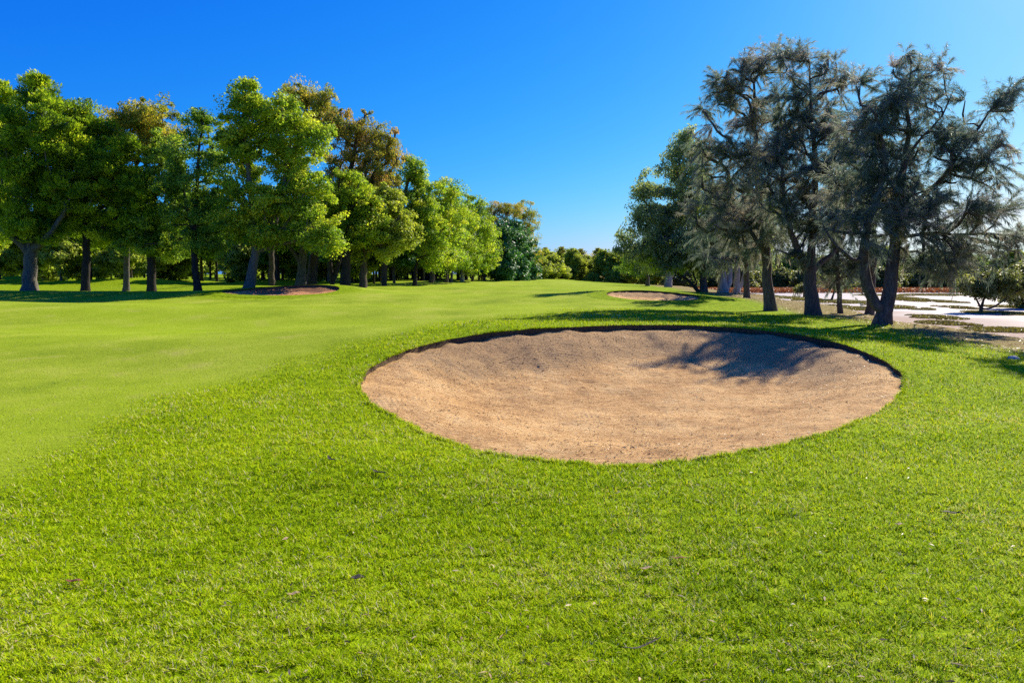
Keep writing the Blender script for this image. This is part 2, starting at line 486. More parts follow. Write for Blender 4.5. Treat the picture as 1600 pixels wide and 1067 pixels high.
def build_ground():
    # one sheet of rings that starts at the turf edge of the near bunker and runs out past the horizon
    c = B1.mean(0); n = len(B1)
    sc = [1.0]; gap = 0.010
    while sc[-1] < 900:
        gap = min(gap * 1.10, sc[-1] * (0.030 if sc[-1] < 32 else 0.085))
        sc.append(sc[-1] + gap)
    m = len(sc)
    P = []
    base = B1 - c
    ang = np.arctan2(base[:, 1], base[:, 0]); rad = np.hypot(*base.T)
    fit = np.fft.rfft(rad); fit[9:] = 0; smooth = np.fft.irfft(fit, n)
    for q in sc:
        k = sst(1.0, 1.12, q)
        r = (rad * (1 - k) + smooth * k) * q
        P.append(np.stack([c[0] + np.cos(ang) * r, c[1] + np.sin(ang) * r], -1))
    V2 = np.concatenate(P)
    z = H(V2[:, 0], V2[:, 1])
    for B in (B2, B3):
        z = z - 0.65 * (1 - sst(1.03, 1.22, polar_t(V2[:, 0], V2[:, 1], B)))
    idx = np.arange(n * m).reshape(m, n); j = np.roll(idx, -1, 1)
    F = [np.stack([idx[:-1], j[:-1], j[1:], idx[1:]], -1).reshape(-1, 4)]
    Vs = [np.column_stack([V2, z])]; off = len(V2)
    # turf collars round the two farther bunkers
    for B in (B2, B3):
        ss = np.linspace(1.0, 1.5, 14); k = len(B)
        Q = np.concatenate([scaled(B, q) for q in ss])
        dz = np.repeat(np.where(ss < 1.4, 0.022, 0.022 - 0.5 * (ss - 1.4)), k)
        Vs.append(np.column_stack([Q, H(Q[:, 0], Q[:, 1]) + dz]))
        i2 = np.arange(k * len(ss)).reshape(len(ss), k) + off; j2 = np.roll(i2, -1, 1)
        F.append(np.stack([i2[:-1], j2[:-1], j2[1:], i2[1:]], -1).reshape(-1, 4)); off += len(Q)
    V = np.concatenate(Vs); F = np.concatenate(F)
    q = V[F[:, :3]]; up = np.cross(q[:, 1] - q[:, 0], q[:, 2] - q[:, 0])[:, 2]
    F[up < 0] = F[up < 0][:, ::-1]
    mown, soil, dirt = masks(V[:, 0], V[:, 1])
    o = mesh_obj('ground', V, [F], M['turf'], attrs={'mown': ('POINT', mown), 'soil': ('POINT', soil), 'dirt': ('POINT', dirt)})
    tag(o, kind='structure')
build_ground()

def lip_h(B, lo, hi, ragged=False):
    c = B.mean(0); t = (B[:, 1] - c[1]) / np.abs(B[:, 1] - c[1]).max()
    a = np.arctan2(B[:, 1] - c[1], B[:, 0] - c[0])
    return (lo + (hi - lo) * sst(-0.35, 0.75, t)) * (1.0 if not ragged else 1 + 0.12 * np.sin(9 * a + 1) + 0.16 * np.sin(23 * a + 2) + 0.15 * np.sin(51 * a))

def bunker_z(B, x, y, s, ang_t, lip, D, wf, wb):
    w = wf + (wb - wf) * sst(-0.4, 0.6, ang_t)
    return H(x, y) - lip - D * sst(0, 1, (1 - s) / w)

def build_bunker(name, B, mat, lo, hi, D, wf, wb, label, nr=90, rough=0.012):
    n = len(B); c = B.mean(0)
    lip = lip_h(B, lo, hi); lip_edge = lip_h(B, lo, hi, True)
    tt = (B[:, 1] - c[1]) / np.abs(B[:, 1] - c[1]).max()
    rows = [np.column_stack([B * 1.0, H(B[:, 0], B[:, 1])])]          # turf edge, then the soil face beneath it
    s_list = np.concatenate([[1.0], 1 - np.linspace(0, 1, nr)[1:-1] ** 1.25, [0.004]])
    for s in s_list:
        P = c + (B - c) * (s if s < 1 else 0.9985)
        z = bunker_z(B, P[:, 0], P[:, 1], s, tt, lip + (lip_edge - lip) * sst(0.93, 1.0, s), D, wf, wb)
        z = z + rough * wob(P[:, 0], P[:, 1], 0.35, 2) + rough * 0.7 * wob(P[:, 0], P[:, 1], 0.9, 0)
        rows.append(np.column_stack([P, z]))
    V = np.concatenate(rows); m = len(rows)
    i = np.arange(n); j = (i + 1) % n
    F = []; fm = []
    for r in range(m - 1):
        F.append(np.stack([r * n + i, r * n + j, (r + 1) * n + j, (r + 1) * n + i], -1))
        fm += [1 if r == 0 else 0] * n
    F = np.concatenate(F)
    a, b, d_ = V[F[0, 0]], V[F[0, 1]], V[F[0, 3]]
    sv = np.concatenate([[1.0], s_list]); TT = np.tile(tt, m); SS = np.repeat(sv, n)
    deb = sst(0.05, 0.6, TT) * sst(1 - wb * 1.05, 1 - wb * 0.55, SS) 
    q = V[F[n * 5]]
    if np.cross(q[1] - q[0], q[2] - q[0])[2] < 0: F = F[:, ::-1]
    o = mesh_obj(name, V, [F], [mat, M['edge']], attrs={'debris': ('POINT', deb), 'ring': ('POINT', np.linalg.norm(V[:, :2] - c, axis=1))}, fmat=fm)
    return tag(o, label, 'sand bunker', None, 'structure')
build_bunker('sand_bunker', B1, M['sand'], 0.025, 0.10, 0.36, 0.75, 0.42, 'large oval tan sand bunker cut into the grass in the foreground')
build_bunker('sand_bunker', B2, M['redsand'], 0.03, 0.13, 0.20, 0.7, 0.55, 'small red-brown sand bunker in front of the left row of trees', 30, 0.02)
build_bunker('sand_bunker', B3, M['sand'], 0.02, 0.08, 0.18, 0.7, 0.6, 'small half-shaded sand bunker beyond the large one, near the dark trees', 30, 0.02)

def sand_height_near(x, y):
    P = np.stack([x, y], -1); c = B1.mean(0)
    ang = np.arctan2(P[:, 1] - c[1], P[:, 0] - c[0]); ab = np.arctan2(B1[:, 1] - c[1], B1[:, 0] - c[0])
    o = np.argsort(ab); rb = np.hypot(*(B1 - c).T)
    rad = np.interp(ang, ab[o], rb[o], period=2 * np.pi); lp = np.interp(ang, ab[o], lip_h(B1, 0.025, 0.10)[o], period=2 * np.pi)
    tb = (B1[:, 1] - c[1]) / np.abs(B1[:, 1] - c[1]).max()
    t = np.interp(ang, ab[o], tb[o], period=2 * np.pi)
    s = np.hypot(*(P - c).T) / rad
    return bunker_z(B1, x, y, s, t, lp, 0.36, 0.75, 0.42) + 0.012 * wob(x, y, 0.35, 2) + 0.0084 * wob(x, y, 0.9, 0), s, t

# mud flat
def build_mud():
    gx = np.concatenate([np.arange(11, 40, 0.6), np.arange(40, 120, 3), np.arange(120, 420, 15)])
    gy = np.arange(6, 112, 1.0)
    X, Y = np.meshgrid(gx, gy)
    Z = FLAT_Z + 0.03 * wob(X, Y, 5, 1)
    n, m = len(gy), len(gx)
    idx = np.arange(n * m).reshape(n, m)
    F = np.stack([idx[:-1, :-1], idx[:-1, 1:], idx[1:, 1:], idx[1:, :-1]], -1).reshape(-1, 4)
    bx = (X - (13.3 + 0.055 * (Y - 22)))
    shore = 1 - sst(7.0, 13.0, bx + 1.6 * wob(X * .5, Y, 4, 0))
    o = mesh_obj('mud_flat', np.stack([X, Y, Z], -1).reshape(-1, 3), [F], M['mud'], attrs={'shore': ('POINT', shore.ravel())})
    tag(o, kind='structure')
build_mud()

# ------------------------------------------------------------------ quads scattered as blades, leaves, litter
def strips(base, d, side, L, W, bend):
    """bent tapered blades: base (n,3), unit direction d, unit side, length, width, bend vector -> verts, faces"""
    n = len(base)
    L = L[:, None]; W = W[:, None]
    p1 = base + d * L * 0.55 + bend * 0.25
    p2 = base + d * L + bend
    V = np.stack([base - side * W * .5, base + side * W * .5, p1 + side * W * .42, p1 - side * W * .42, p2], 1).reshape(-1, 3)
    k = np.arange(n)[:, None] * 5
    return V, [k + np.array([0, 1, 2, 3]), k + np.array([3, 2, 4])]

def norm(a): return a / (np.linalg.norm(a, axis=-1, keepdims=True) + 1e-9)

def leaf_quads(c, axis, nrm, L, W, fold=0.0):
    n = len(c)
    side = norm(np.cross(axis, nrm)); L = L[:, None]; W = W[:, None]
    up = np.cross(side, axis) * (W * fold)
    V = np.stack([c - axis * L * .5, c + side * W * .5 + up, c + axis * L * .5, c - side * W * .5 + up], 1).reshape(-1, 3)
    return V, np.arange(n * 4).reshape(n, 4)

def build_grass():
    rng = np.random.default_rng(11)
    N = 760000
    u = rng.random(N)
    a, b = 2.25 ** -0.55, 27.0 ** -0.55
    d = (a + (b - a) * u) ** (-1 / 0.55)
    th = np.radians(rng.uniform(-40, 41, N))
    x = np.tan(th) * d; y = d
    P = np.stack([x, y], -1)
    mown, soil, dirt = masks(x, y)
    keep = ~inside(P, scaled(B1, 0.998)) & (soil < rng.uniform(0.1, 0.9, N)) & (rng.random(N) > mown * np.clip((d - 4) / 10, 0.25, 0.92))
    keep &= (x < 13.2) & (wob(x, y, 0.05, 1) * 0.7 + wob(x, y, 0.13, 3) * 0.5 > -0.75 + 0.5 * (rng.random(N) - 0.6))
    x, y, d, mown = x[keep], y[keep], d[keep], mown[keep]
    # a fringe of longer blades along the turf edge of the near bunker
    c = B1.mean(0); nf = 26000
    k = rng.integers(0, len(B1), nf); ragged = rng.random(nf) < 0.5 + 0.5 * np.sin(k * 0.21) * np.sin(k * 0.083 + 1); k = k[ragged]; nf = len(k); f = rng.random(nf)[:, None]
    e = B1[k] * (1 - f) + B1[(k + 1) % len(B1)] * f
    e = c + (e - c) * (1 + np.abs(rng.normal(0, 0.006, nf)) + 0.0004)[:, None]
    x = np.concatenate([x, e[:, 0]]); y = np.concatenate([y, e[:, 1]]); d = np.concatenate([d, e[:, 1]])
    mown = np.concatenate([mown, np.zeros(nf)])
    n = len(x)
    base = np.column_stack([x, y, H(x, y) - 0.004])
    clump = wob(x, y, 0.07, 1) * 0.7 + wob(x, y, 0.5, 3) * 0.3
    lod = (d / 3.0) ** 0.55
    L = rng.uniform(0.016, 0.046, n) * (1 + 0.35 * clump) * (1 - 0.62 * mown) * lod ** 0.6
    L = np.clip(L, 0.007, 0.085)
    W = rng.uniform(0.0032, 0.0056, n) * lod * (1 - 0.25 * mown)
    az = rng.uniform(0, 2 * np.pi, n); tl = rng.uniform(0.15, 1.15, n)
    dr = np.column_stack([np.cos(az) * np.sin(tl), np.sin(az) * np.sin(tl), np.cos(tl)])
    sd_ = np.column_stack([-np.sin(az), np.cos(az), np.zeros(n)])
    bend = np.column_stack([np.cos(az), np.sin(az), -0.5 * np.ones(n)]) * (L * rng.uniform(0.1, 0.5, n))[:, None]
    V, F = strips(base, dr, sd_, L, W, bend)
    t = 0.53 + 0.24 * rng.normal(size=n) + 0.10 * wob(x, y, 1.2, 0) + 0.09 * wob(x, y, 3.0, 2) + 0.06 * wob(x, y, 0.25, 2) - 0.04 * mown
    t = np.clip(t, 0.02, 0.86)
    dry = rng.random(n) < (0.055 + 0.24 * np.clip(wob(x, y, 1.1, 2) - 0.35, 0, 1) + 0.14 * np.clip(wob(x, y, 0.6, 3), 0, 1) + 0.06 * mown)
    t[dry] = rng.uniform(0.88, 1.0, dry.sum())
    fa = np.concatenate([t, t])
    o = mesh_obj('grass', V, F, M['grass'], attrs={'tint': ('FACE', fa)}, smooth=False)
    tag(o, 'short bright green grass growing round the sand bunker', 'grass', None, 'stuff')
build_grass()

def build_litter():
    rng = np.random.default_rng(3)
    cs, L, W, T, Z = [], [], [], [], []
    # on the sand: mostly over the far slope
    n = 16000; c = B1.mean(0)
    k = rng.integers(0, len(B1), n)
    s = np.sqrt(rng.random(n)) * 0.985
    P = c + (B1[k] - c) * s[:, None]
    z, ss, t = sand_height_near(P[:, 0], P[:, 1])
    pr = 0.25 + 0.75 * sst(-0.1, 0.6, t) * sst(0.4, 0.8, ss)
    kp = rng.random(n) < pr
    P, z = P[kp], z[kp]; m = len(P)
    cs.append(np.column_stack([P, z + 0.006])); L.append(rng.gamma(2.0, 0.009, m) + 0.006); W.append(rng.uniform(0.006, 0.017, m)); T.append(np.clip(rng.normal(0.22, 0.26, m), 0, 1))
    # on the near grass
    n = 620
    d = (2.4 ** -.6 + (20 ** -.6 - 2.4 ** -.6) * rng.random(n)) ** (-1 / .6)
    x = np.tan(np.radians(rng.uniform(-37, 37, n))) * d
    P = np.stack([x, d], -1); P = P[~inside(P, scaled(B1, 1.01))]; m = len(P)
    cs.append(np.column_stack([P, H(P[:, 0], P[:, 1]) + 0.022])); L.append(rng.uniform(0.02, 0.06, m)); W.append(rng.uniform(0.005, 0.014, m)); T.append(np.where(rng.random(m) < 0.4, rng.uniform(0, .4, m), rng.uniform(.7, 1, m)))
    # on the bank beneath the dark trees
    n = 5200
    y = rng.uniform(14, 48, n); x = 10.5 + 0.055 * (y - 22) + rng.uniform(0, 5.5, n)
    P = np.stack([x, y], -1); z = np.maximum(H(x, y), FLAT_Z) + 0.012
    cs.append(np.column_stack([P, z])); L.append(rng.uniform(0.03, 0.16, n)); W.append(rng.uniform(0.008, 0.03, n)); T.append(np.clip(rng.normal(.45, .3, n), 0, 1))
    cs, L, W, T = map(np.concatenate, (cs, L, W, T)); n = len(cs)
    az = rng.uniform(0, 6.28, n)
    ax = np.column_stack([np.cos(az), np.sin(az), rng.uniform(-.25, .25, n)]); nr = norm(np.column_stack([rng.normal(0, .3, n), rng.normal(0, .3, n), np.ones(n)]))
    V, F = leaf_quads(cs, norm(ax), nr, L, W, 0.3)
    o = mesh_obj('leaf_litter', V, [F], M['litter'], attrs={'tint': ('FACE', T)}, smooth=False)
    tag(o, 'dry leaf and twig litter strewn over sand, grass and bank', 'leaf litter', None, 'stuff')
build_litter()

# ------------------------------------------------------------------ trees
def tube(P, rad, sides, ridge=0.0, rng=None):
    P = np.asarray(P, float); n = len(P)
    T = np.gradient(P, axis=0); T = norm(T)
    ref = np.array([0.31, 0.95, 0.05]) if abs(T[0, 2]) > 0.5 else np.array([0.05, 0.1, 1.0])
    A = norm(np.cross(T, ref)); B = np.cross(T, A)
    a = np.linspace(0, 2 * np.pi, sides, endpoint=False)
    rr = np.asarray(rad)[:, None] * np.ones(sides)[None]
    if ridge:
        ph = rng.uniform(0, 6.28, 3)
        rr = rr * (1 + ridge * (np.sin(a * 3 + ph[0])[None] * 0.5 + np.sin(a * 5 + ph[1])[None] * 0.35 + 0.3 * np.sin(a[None] * 2 + np.arange(n)[:, None] * 0.9 + ph[2])))
    V = P[:, None] + A[:, None] * (np.cos(a)[None] * rr)[..., None] + B[:, None] * (np.sin(a)[None] * rr)[..., None]
    idx = np.arange(n * sides).reshape(n, sides)
    j = np.roll(idx, -1, 1)
    F = np.stack([idx[:-1], j[:-1], j[1:], idx[1:]], -1).reshape(-1, 4)
    return V.reshape(-1, 3), F

class Skel:
    def __init__(s, rng): s.p = []; s.par = []; s.len = []; s.fr = []; s.rng = rng; s.kids = None
    def add(s, p, par, fr=0.0):
        s.p.append(np.asarray(p, float)); s.par.append(par)
        s.len.append(0.0 if par < 0 else s.len[par] + np.linalg.norm(s.p[-1] - s.p[par])); s.fr.append(fr)
        return len(s.p) - 1
    def limb(s, pts, rad, par=-1, step=0.35):
        """polyline with radii becomes nodes; returns indices"""
        pts = np.asarray(pts, float); out = []
        seg = np.linalg.norm(np.diff(pts, axis=0), axis=1); cum = np.concatenate([[0], np.cumsum(seg)])
        n = max(3, int(cum[-1] / step) + 1)
        t = np.linspace(0, cum[-1], n)
        Q = np.stack([np.interp(t, cum, pts[:, i]) for i in range(3)], -1)
        for _ in range(2):
            Q[1:-1] = 0.25 * Q[:-2] + 0.5 * Q[1:-1] + 0.25 * Q[2:]
        Q[1:-1] += s.rng.normal(0, 0.015 * step / 0.35, Q[1:-1].shape) * 1.2
        rr = np.interp(t, cum, rad)
        if par >= 0: Q[0] = s.p[par]
        for i in range(n):
            if i == 0 and par >= 0: out.append(par); continue
            out.append(s.add(Q[i], out[-1] if out else par, rr[i]))
        return out
    def nearest(s, p):
        return int(np.argmin(np.linalg.norm(np.array(s.p) - p, axis=1)))
    def reach(s, c, zmin, step=0.35, w=0.22):
        P = np.array(s.p); v = c - P; dist = np.linalg.norm(v, axis=1) + 1e-6
        cost = dist + w * np.array(s.len) + np.where(P[:, 2] < zmin, 50, 0) + 0.9 * np.clip(P[:, 2] - c[2] + 0.1, 0, None)
        i = int(np.argmin(cost)); par = s.par[i]
        d0 = s.p[i] - s.p[par] if par >= 0 else np.array([0, 0, 1.0]); d0 = d0 / (np.linalg.norm(d0) + 1e-6)
        D = dist[i]; n = max(2, int(D / step)); last = i
        ctl = s.p[i] + (d0 * 0.45 + np.array([0, 0, 0.12])) * D * 0.5 + (c - s.p[i]) * 0.22
        for k in range(1, n + 1):
            t = k / n
            q = (1 - t) ** 2 * s.p[i] + 2 * t * (1 - t) * ctl + t * t * c
            if k < n: q = q + s.rng.normal(0, 0.035 * min(D, 1.5), 3)
            last = s.add(q, last)
        return last
    def mesh(s, rmin, base_r, power=2.3, flare=1.5, big_sides=12, zflare=0.7, taper_all=1.0):
        n = len(s.p); kids = [[] for _ in range(n)]
        for i, q in enumerate(s.par):
            if q >= 0: kids[q].append(i)
        r = np.zeros(n)
        for i in range(n - 1, -1, -1):
            r[i] = rmin if not kids[i] else (sum(r[k] ** power for k in kids[i])) ** (1 / power)
        sc = r[0]
        r = np.maximum(base_r * (r / sc) ** 1.0, rmin)
        r = np.where(np.array(s.fr) > 0, np.array(s.fr), r)
        for i in range(n):
            if s.par[i] >= 0: r[i] = min(r[i], r[s.par[i]])
        z0 = s.p[0][2]
        Vs, Fs, off = [], [], 0
        roots = [i for i in range(n) if s.par[i] < 0]
        stack = [(q, -1) for q in roots]
        while stack:
            i, par = stack.pop()
            chain = [i]
            while kids[chain[-1]]:
                ks = sorted(kids[chain[-1]], key=lambda k: -r[k])
                nx = ks[0]
                for k in ks[1:]: stack.append((k, chain[-1]))
                chain.append(nx)
            idx = ([par] if par >= 0 else []) + chain
            if len(idx) < 2: continue
            P = np.array([s.p[k] for k in idx]); rr = np.array([r[k] for k in idx])
            if par >= 0: rr[0] = min(rr[1] * 1.12, r[par])
            else:
                h = (P[:, 2] - z0)
                rr = rr * (1 + (flare - 1) * np.exp(-np.clip(h, 0, None) / (zflare * 0.45)))
                # bury the foot
                P = np.concatenate([[P[0] - [0, 0, 0.35]], P]); rr = np.concatenate([[rr[0] * 1.06], rr])
            rr[-1] *= 0.5
            sides = big_sides if rr.max() > 0.12 else (7 if rr.max() > 0.04 else 4)
            V, F = tube(P, rr, sides, 0.10 if rr.max() > 0.12 else 0.0, s.rng)
            Vs.append(V); Fs.append(F + off); off += len(V)
        return np.concatenate(Vs), np.concatenate(Fs)

def sample_lobe(rng, c, r, n, shell=0.62, inner=0.22):
    v = norm(rng.normal(size=(n, 3)))
    q = shell + (1 - shell) * rng.random(n)
    inn = rng.random(n) < inner
    q = np.where(inn, rng.random(n) ** 0.5 * shell, q)
    return c + v * q[:, None] * r

STYLE = {
    # leaf length, width, leaves per cluster, cluster radius, flatten, mode
    'broad':   dict(L=(0.10, 0.20), W=0.62, n=190, rc=0.50, flat=0.75, mode='broad'),
    'fine':    dict(L=(0.09, 0.18), W=0.55, n=200, rc=0.48, flat=0.7, mode='broad'),
    'euc':     dict(L=(0.12, 0.24), W=0.34, n=170, rc=0.48, flat=0.85, mode='hang'),
    'cypress': dict(L=(0.12, 0.24), W=0.34, n=280, rc=0.47, flat=0.75, mode='spray'),
    'needle':  dict(L=(0.11, 0.25), W=0.055, n=900, rc=0.48, flat=1.0, mode='needle'),
    'far':     dict(L=(0.26, 0.46), W=0.6, n=130, rc=0.85, flat=0.65, mode='broad'),
    'shrub':   dict(L=(0.10, 0.2), W=0.55, n=120, rc=0.42, flat=0.8, mode='broad'),
}

def leaves_for(rng, C, RC, st, mult=1.0, tips=None):
    n = len(C); per = np.maximum(8, (st['n'] * mult * rng.uniform(0.6, 1.35, n) * np.clip(RC / (RC.mean() + 1e-6), 0.25, 1.6)).astype(int))
    ci = np.repeat(np.arange(n), per); N = len(ci)
    v = norm(rng.normal(size=(N, 3)))
    rad = rng.random(N) ** 0.42
    off = v * (rad * RC[ci])[:, None]; off[:, 2] *= st['flat']
    off *= rng.uniform(0.6, 1.55, (n, 3))[ci]
    # each clump leans its own way, so the outline stays ragged
    shear = rng.normal(0, 0.5, (n, 2))
    off[:, 0] += shear[ci, 0] * off[:, 2]; off[:, 1] += shear[ci, 1] * off[:, 2]
    p = C[ci] + off
    L = rng.uniform(*st['L'], N); W = L * st['W'] * rng.uniform(0.75, 1.25, N)
    mode = st['mode']
    out = norm(off + 1e-6)
    if mode == 'broad':
        nr = norm(out * 0.60 + rng.normal(size=(N, 3)) * 0.50 + np.array([0, 0, 0.55]))
        ax = norm(np.cross(nr, rng.normal(size=(N, 3))))
    elif mode == 'hang':
        ax = norm(rng.normal(size=(N, 3)) * 0.55 + out * 0.3 + np.array([0, 0, -0.75]))
        nr = norm(np.cross(ax, rng.normal(size=(N, 3))))
    elif mode == 'spray':
        ax = norm(out * 0.9 + rng.normal(size=(N, 3)) * 0.4 + np.array([0, 0, 0.45]))
        nr = norm(np.cross(ax, rng.normal(size=(N, 3))))
    else:
        # needle strands fan out from the twig end and droop
        ax = norm(out * 0.85 + rng.normal(size=(N, 3)) * 0.35 + np.array([0, 0, -0.12]))
        nr = norm(np.cross(ax, rng.normal(size=(N, 3))))
    tint = np.clip(0.50 + 0.20 * rng.normal(size=n)[ci] + 0.16 * rng.normal(size=N), 0, 1)
    if mode == 'needle':
        # each clump is a spray of thin drooping twigs, feathered with fine needle strands
        mt = 13
        td = norm(rng.normal(size=(n, mt, 3)) * 0.8 + rng.normal(size=(n, 1, 3)) * 0.5 + np.array([0, 0, 0.55]))
        tlen = (RC[:, None] * rng.uniform(0.6, 1.9, (n, mt)))
        k = rng.integers(0, mt, N); u = rng.random(N) ** 0.75
        D = td[ci, k]; TL = tlen[ci, k]
        droop = np.column_stack([np.zeros(N), np.zeros(N), -0.25 * TL * u ** 2])
        p = C[ci] + D * (TL * u)[:, None] + droop
        ax = norm(D + np.column_stack([np.zeros(N), np.zeros(N), -0.5 * u]) + rng.normal(size=(N, 3)) * 0.34)
        side = norm(np.cross(ax, rng.normal(size=(N, 3))))
        W = rng.uniform(0.008, 0.015, N)
        mid = p + ax * (L * .5)[:, None]
        p2 = p + ax * L[:, None] + np.column_stack([np.zeros(N), np.zeros(N), -L * rng.uniform(0.05, 0.4, N)])
        V = np.stack([p, mid + side * W[:, None] * .5, p2, mid - side * W[:, None] * .5], 1).reshape(-1, 3)
        return V, np.arange(N * 4).reshape(N, 4), tint
    V, F = leaf_quads(p, ax, nr, L, W, 0.22)
    return V, F, tint

def make_tree(name, label, cat, seed, base, limbs, lobes, style, fol, bark, base_r, spacing=1.0, mult=1.0, zmin=None, group=None,
              rmin=0.012, step=0.35, shell=0.62, rcs=1.0, flare=1.28, bare=None, dens=1.0, w=0.22, tshift=0.0):
    """limbs: list of (points, radii) in world space (first = main trunk); lobes: list of (centre, radii)"""
    rng = np.random.default_rng(seed)
    st = STYLE[style]
    sk = Skel(rng)
    trunk = sk.limb(limbs[0][0], limbs[0][1], -1, step)
    for pts, rad in limbs[1:]:
        sk.limb(pts, rad, sk.nearest(np.asarray(pts[0])), step)
    C = []
    for c, r, *dn in lobes:
        c = np.asarray(c, float); r = np.asarray(r, float)
        area = 4 * np.pi * ((r[0] * r[1]) ** 1.6 / 3 + (r[0] * r[2]) ** 1.6 / 3 + (r[1] * r[2]) ** 1.6 / 3) ** (1 / 1.6)
        n = max(2, int((dn[0] if dn else 1.0) * dens * area / (spacing ** 2 * (0.76 if style != 'needle' else 1.12))))
        C.append(sample_lobe(rng, c, r, n, shell, 0.10 if style == 'needle' else 0.16))
    if style != 'needle':
        for c, r, *dn in lobes:
            c = np.asarray(c, float); r = np.asarray(r, float)
            m = max(1, int(len(C[0]) * 0.22))
            C.append(c + norm(rng.normal(size=(m, 3)) + [0, 0, .35]) * r * rng.uniform(0.98, 1.13, (m, 1)))
        nsprig = sum(len(q) for q in C[len(lobes):])
    else: nsprig = 0
    sprig = np.zeros(sum(len(q) for q in C), bool)
    if nsprig: sprig[-nsprig:] = True
    C = np.concatenate(C)
    if zmin is None: zmin = limbs[0][0][0][2] + 0.35 * (np.array(limbs[0][0])[-1][2] - limbs[0][0][0][2])
    tr = np.array([sk.p[i] for i in range(len(sk.p))])
    order = np.argsort([np.linalg.norm(tr - c, axis=1).min() for c in C])
    C = C[order]; sprig = sprig[order]
    for c in C: sk.reach(c, zmin, step, w)
    V, F = sk.mesh(rmin, base_r, flare=flare)
    root = thing(name, base, label, cat, group)
    mesh_obj('trunk', V, [F], bark, root, base)
    RC = st['rc'] * rcs * rng.uniform(0.45, 1.5, len(C)) * np.where(sprig, 0.6, 1.0)
    V, F, t = leaves_for(rng, C, RC, st, mult)
    t = np.clip(t + tshift, 0, 1)
    mesh_obj('crown', V, [F], fol, root, base, attrs={'tint': ('FACE', t)}, smooth=False)
    return root

LOBE = 1.06
def px_lobes(rng, L, d, depth=0.9, jit=0.35, k=LOBE, down=0.0):
    out = []
    for (cx, cy, rx, ry, *dn) in L:
        s = d / FPX
        rx, ry = rx * k, ry * k
        cy = cy + down
        dd = d + rng.uniform(-1, 1) * jit * rx * s * 1.4
        c = unproj(cx, cy, dd)
        out.append((c, (rx * s, max(rx, ry) * s * depth * 0.9, ry * s), dn[0] if dn else 1.0))
    return out

def px_limb(pts, d, z0=None):
    """pts: (px, py, width_px, depth offset)"""
    P = [unproj(p[0], p[1], d + (p[3] if len(p) > 3 else 0)) for p in pts]
    r = [0.5 * p[2] * d / FPX for p in pts]
    if z0 is not None: P[0][2] = z0
    return np.array(P), r

def pixel_tree(name, label, cat, seed, d, limbs, lobes, style, fol, bark, **kw):
    rng = np.random.default_rng(seed + 1000)
    L = []
    bx = limbs[0][0]
    b = unproj(bx[0], bx[1], d); gz = float(H(b[0], b[1]))
    if kw.pop('on_mud', False): gz = FLAT_Z
    base = (float(b[0]), float(b[1]), gz)
    for i, lb in enumerate(limbs):
        P, r = px_limb(lb, d, gz if i == 0 else None)
        L.append((P, r))
    return make_tree(name, label, cat, seed, base, L, px_lobes(rng, lobes, d, kw.pop('depth', 0.9), kw.pop('jit', 0.35), kw.pop('lobe', LOBE), kw.pop('down', 0.0)), style, fol, bark, L[0][1][0], **kw)

# ---- left row, from the left edge of the photograph towards the right
pixel_tree('cypress_tree', 'dark cypress cut by the left edge, its trunk out of view', 'tree', 101, 47,
           [[(-40, 448, 18), (-42, 380, 15), (-30, 300, 11), (-25, 200, 6)]],
           [(-10, 175, 40, 40), (-25, 235, 55, 45), (-20, 300, 55, 40), (-30, 350, 50, 30), (5, 150, 16, 16)], 'cypress', M['cypress'], M['bark_dark'], spacing=1.0)
pixel_tree('cypress_tree', 'big spreading cypress with thick forked grey trunk at far left', 'tree', 102, 44,
           [[(45, 448, 20, 0), (46, 415, 18, 0), (48, 388, 17, 0), (58, 330, 10, 0), (66, 250, 7, 0), (72, 160, 4, 0)],
            [(46, 395, 13, 0), (28, 375, 12, -.3), (5, 358, 9, -.8), (-30, 345, 6, -1)],
            [(50, 392, 13, 0), (66, 378, 11, -.3), (82, 362, 8, -.6), (100, 330, 5, -.8)]],
           [(72, 155, 30, 25), (60, 195, 48, 35), (95, 200, 40, 35), (30, 235, 45, 40), (85, 255, 55, 45), (40, 295, 50, 40), (100, 310, 45, 40), (40, 352, 34, 16), (80, 365, 18, 14), (15, 340, 25, 20), (60, 130, 14, 10)],
           'cypress', M['cypress'], M['bark_grey'], spacing=0.95, flare=1.35)
pixel_tree('cypress_tree', 'tall cypress with bare lower twigs beside the forked one', 'tree', 103, 45.5,
           [[(133, 451, 13), (135, 400, 11), (134, 330, 9), (130, 250, 6), (125, 180, 3)]],
           [(122, 175, 18, 22), (120, 215, 30, 30), (145, 245, 40, 35), (165, 275, 40, 35), (130, 300, 45, 35), (175, 320, 40, 30), (205, 310, 26, 24), (125, 350, 40, 24), (180, 365, 36, 20), (222, 335, 22, 20), (236, 330, 10, 12), (190, 235, 25, 25), (150, 205, 26, 26), (185, 290, 36, 30), (215, 290, 24, 26), (205, 360, 34, 22)],
           'cypress', M['cypress'], M['bark_black'], spacing=0.95)
pixel_tree('eucalyptus_tree', 'slim eucalypt with yellowish top between the cypresses and dark trees', 'tree', 104, 48,
           [[(197, 453, 9), (198, 400, 8), (200, 330, 6), (215, 250, 5), (222, 180, 3)]],
           [(195, 190, 28, 18), (240, 178, 34, 20), (215, 205, 45, 22), (250, 215, 34, 25), (225, 235, 36, 22), (265, 255, 20, 25)],
           'euc', M['eucalypt'], M['bark_grey'], spacing=1.05, mult=1.0)
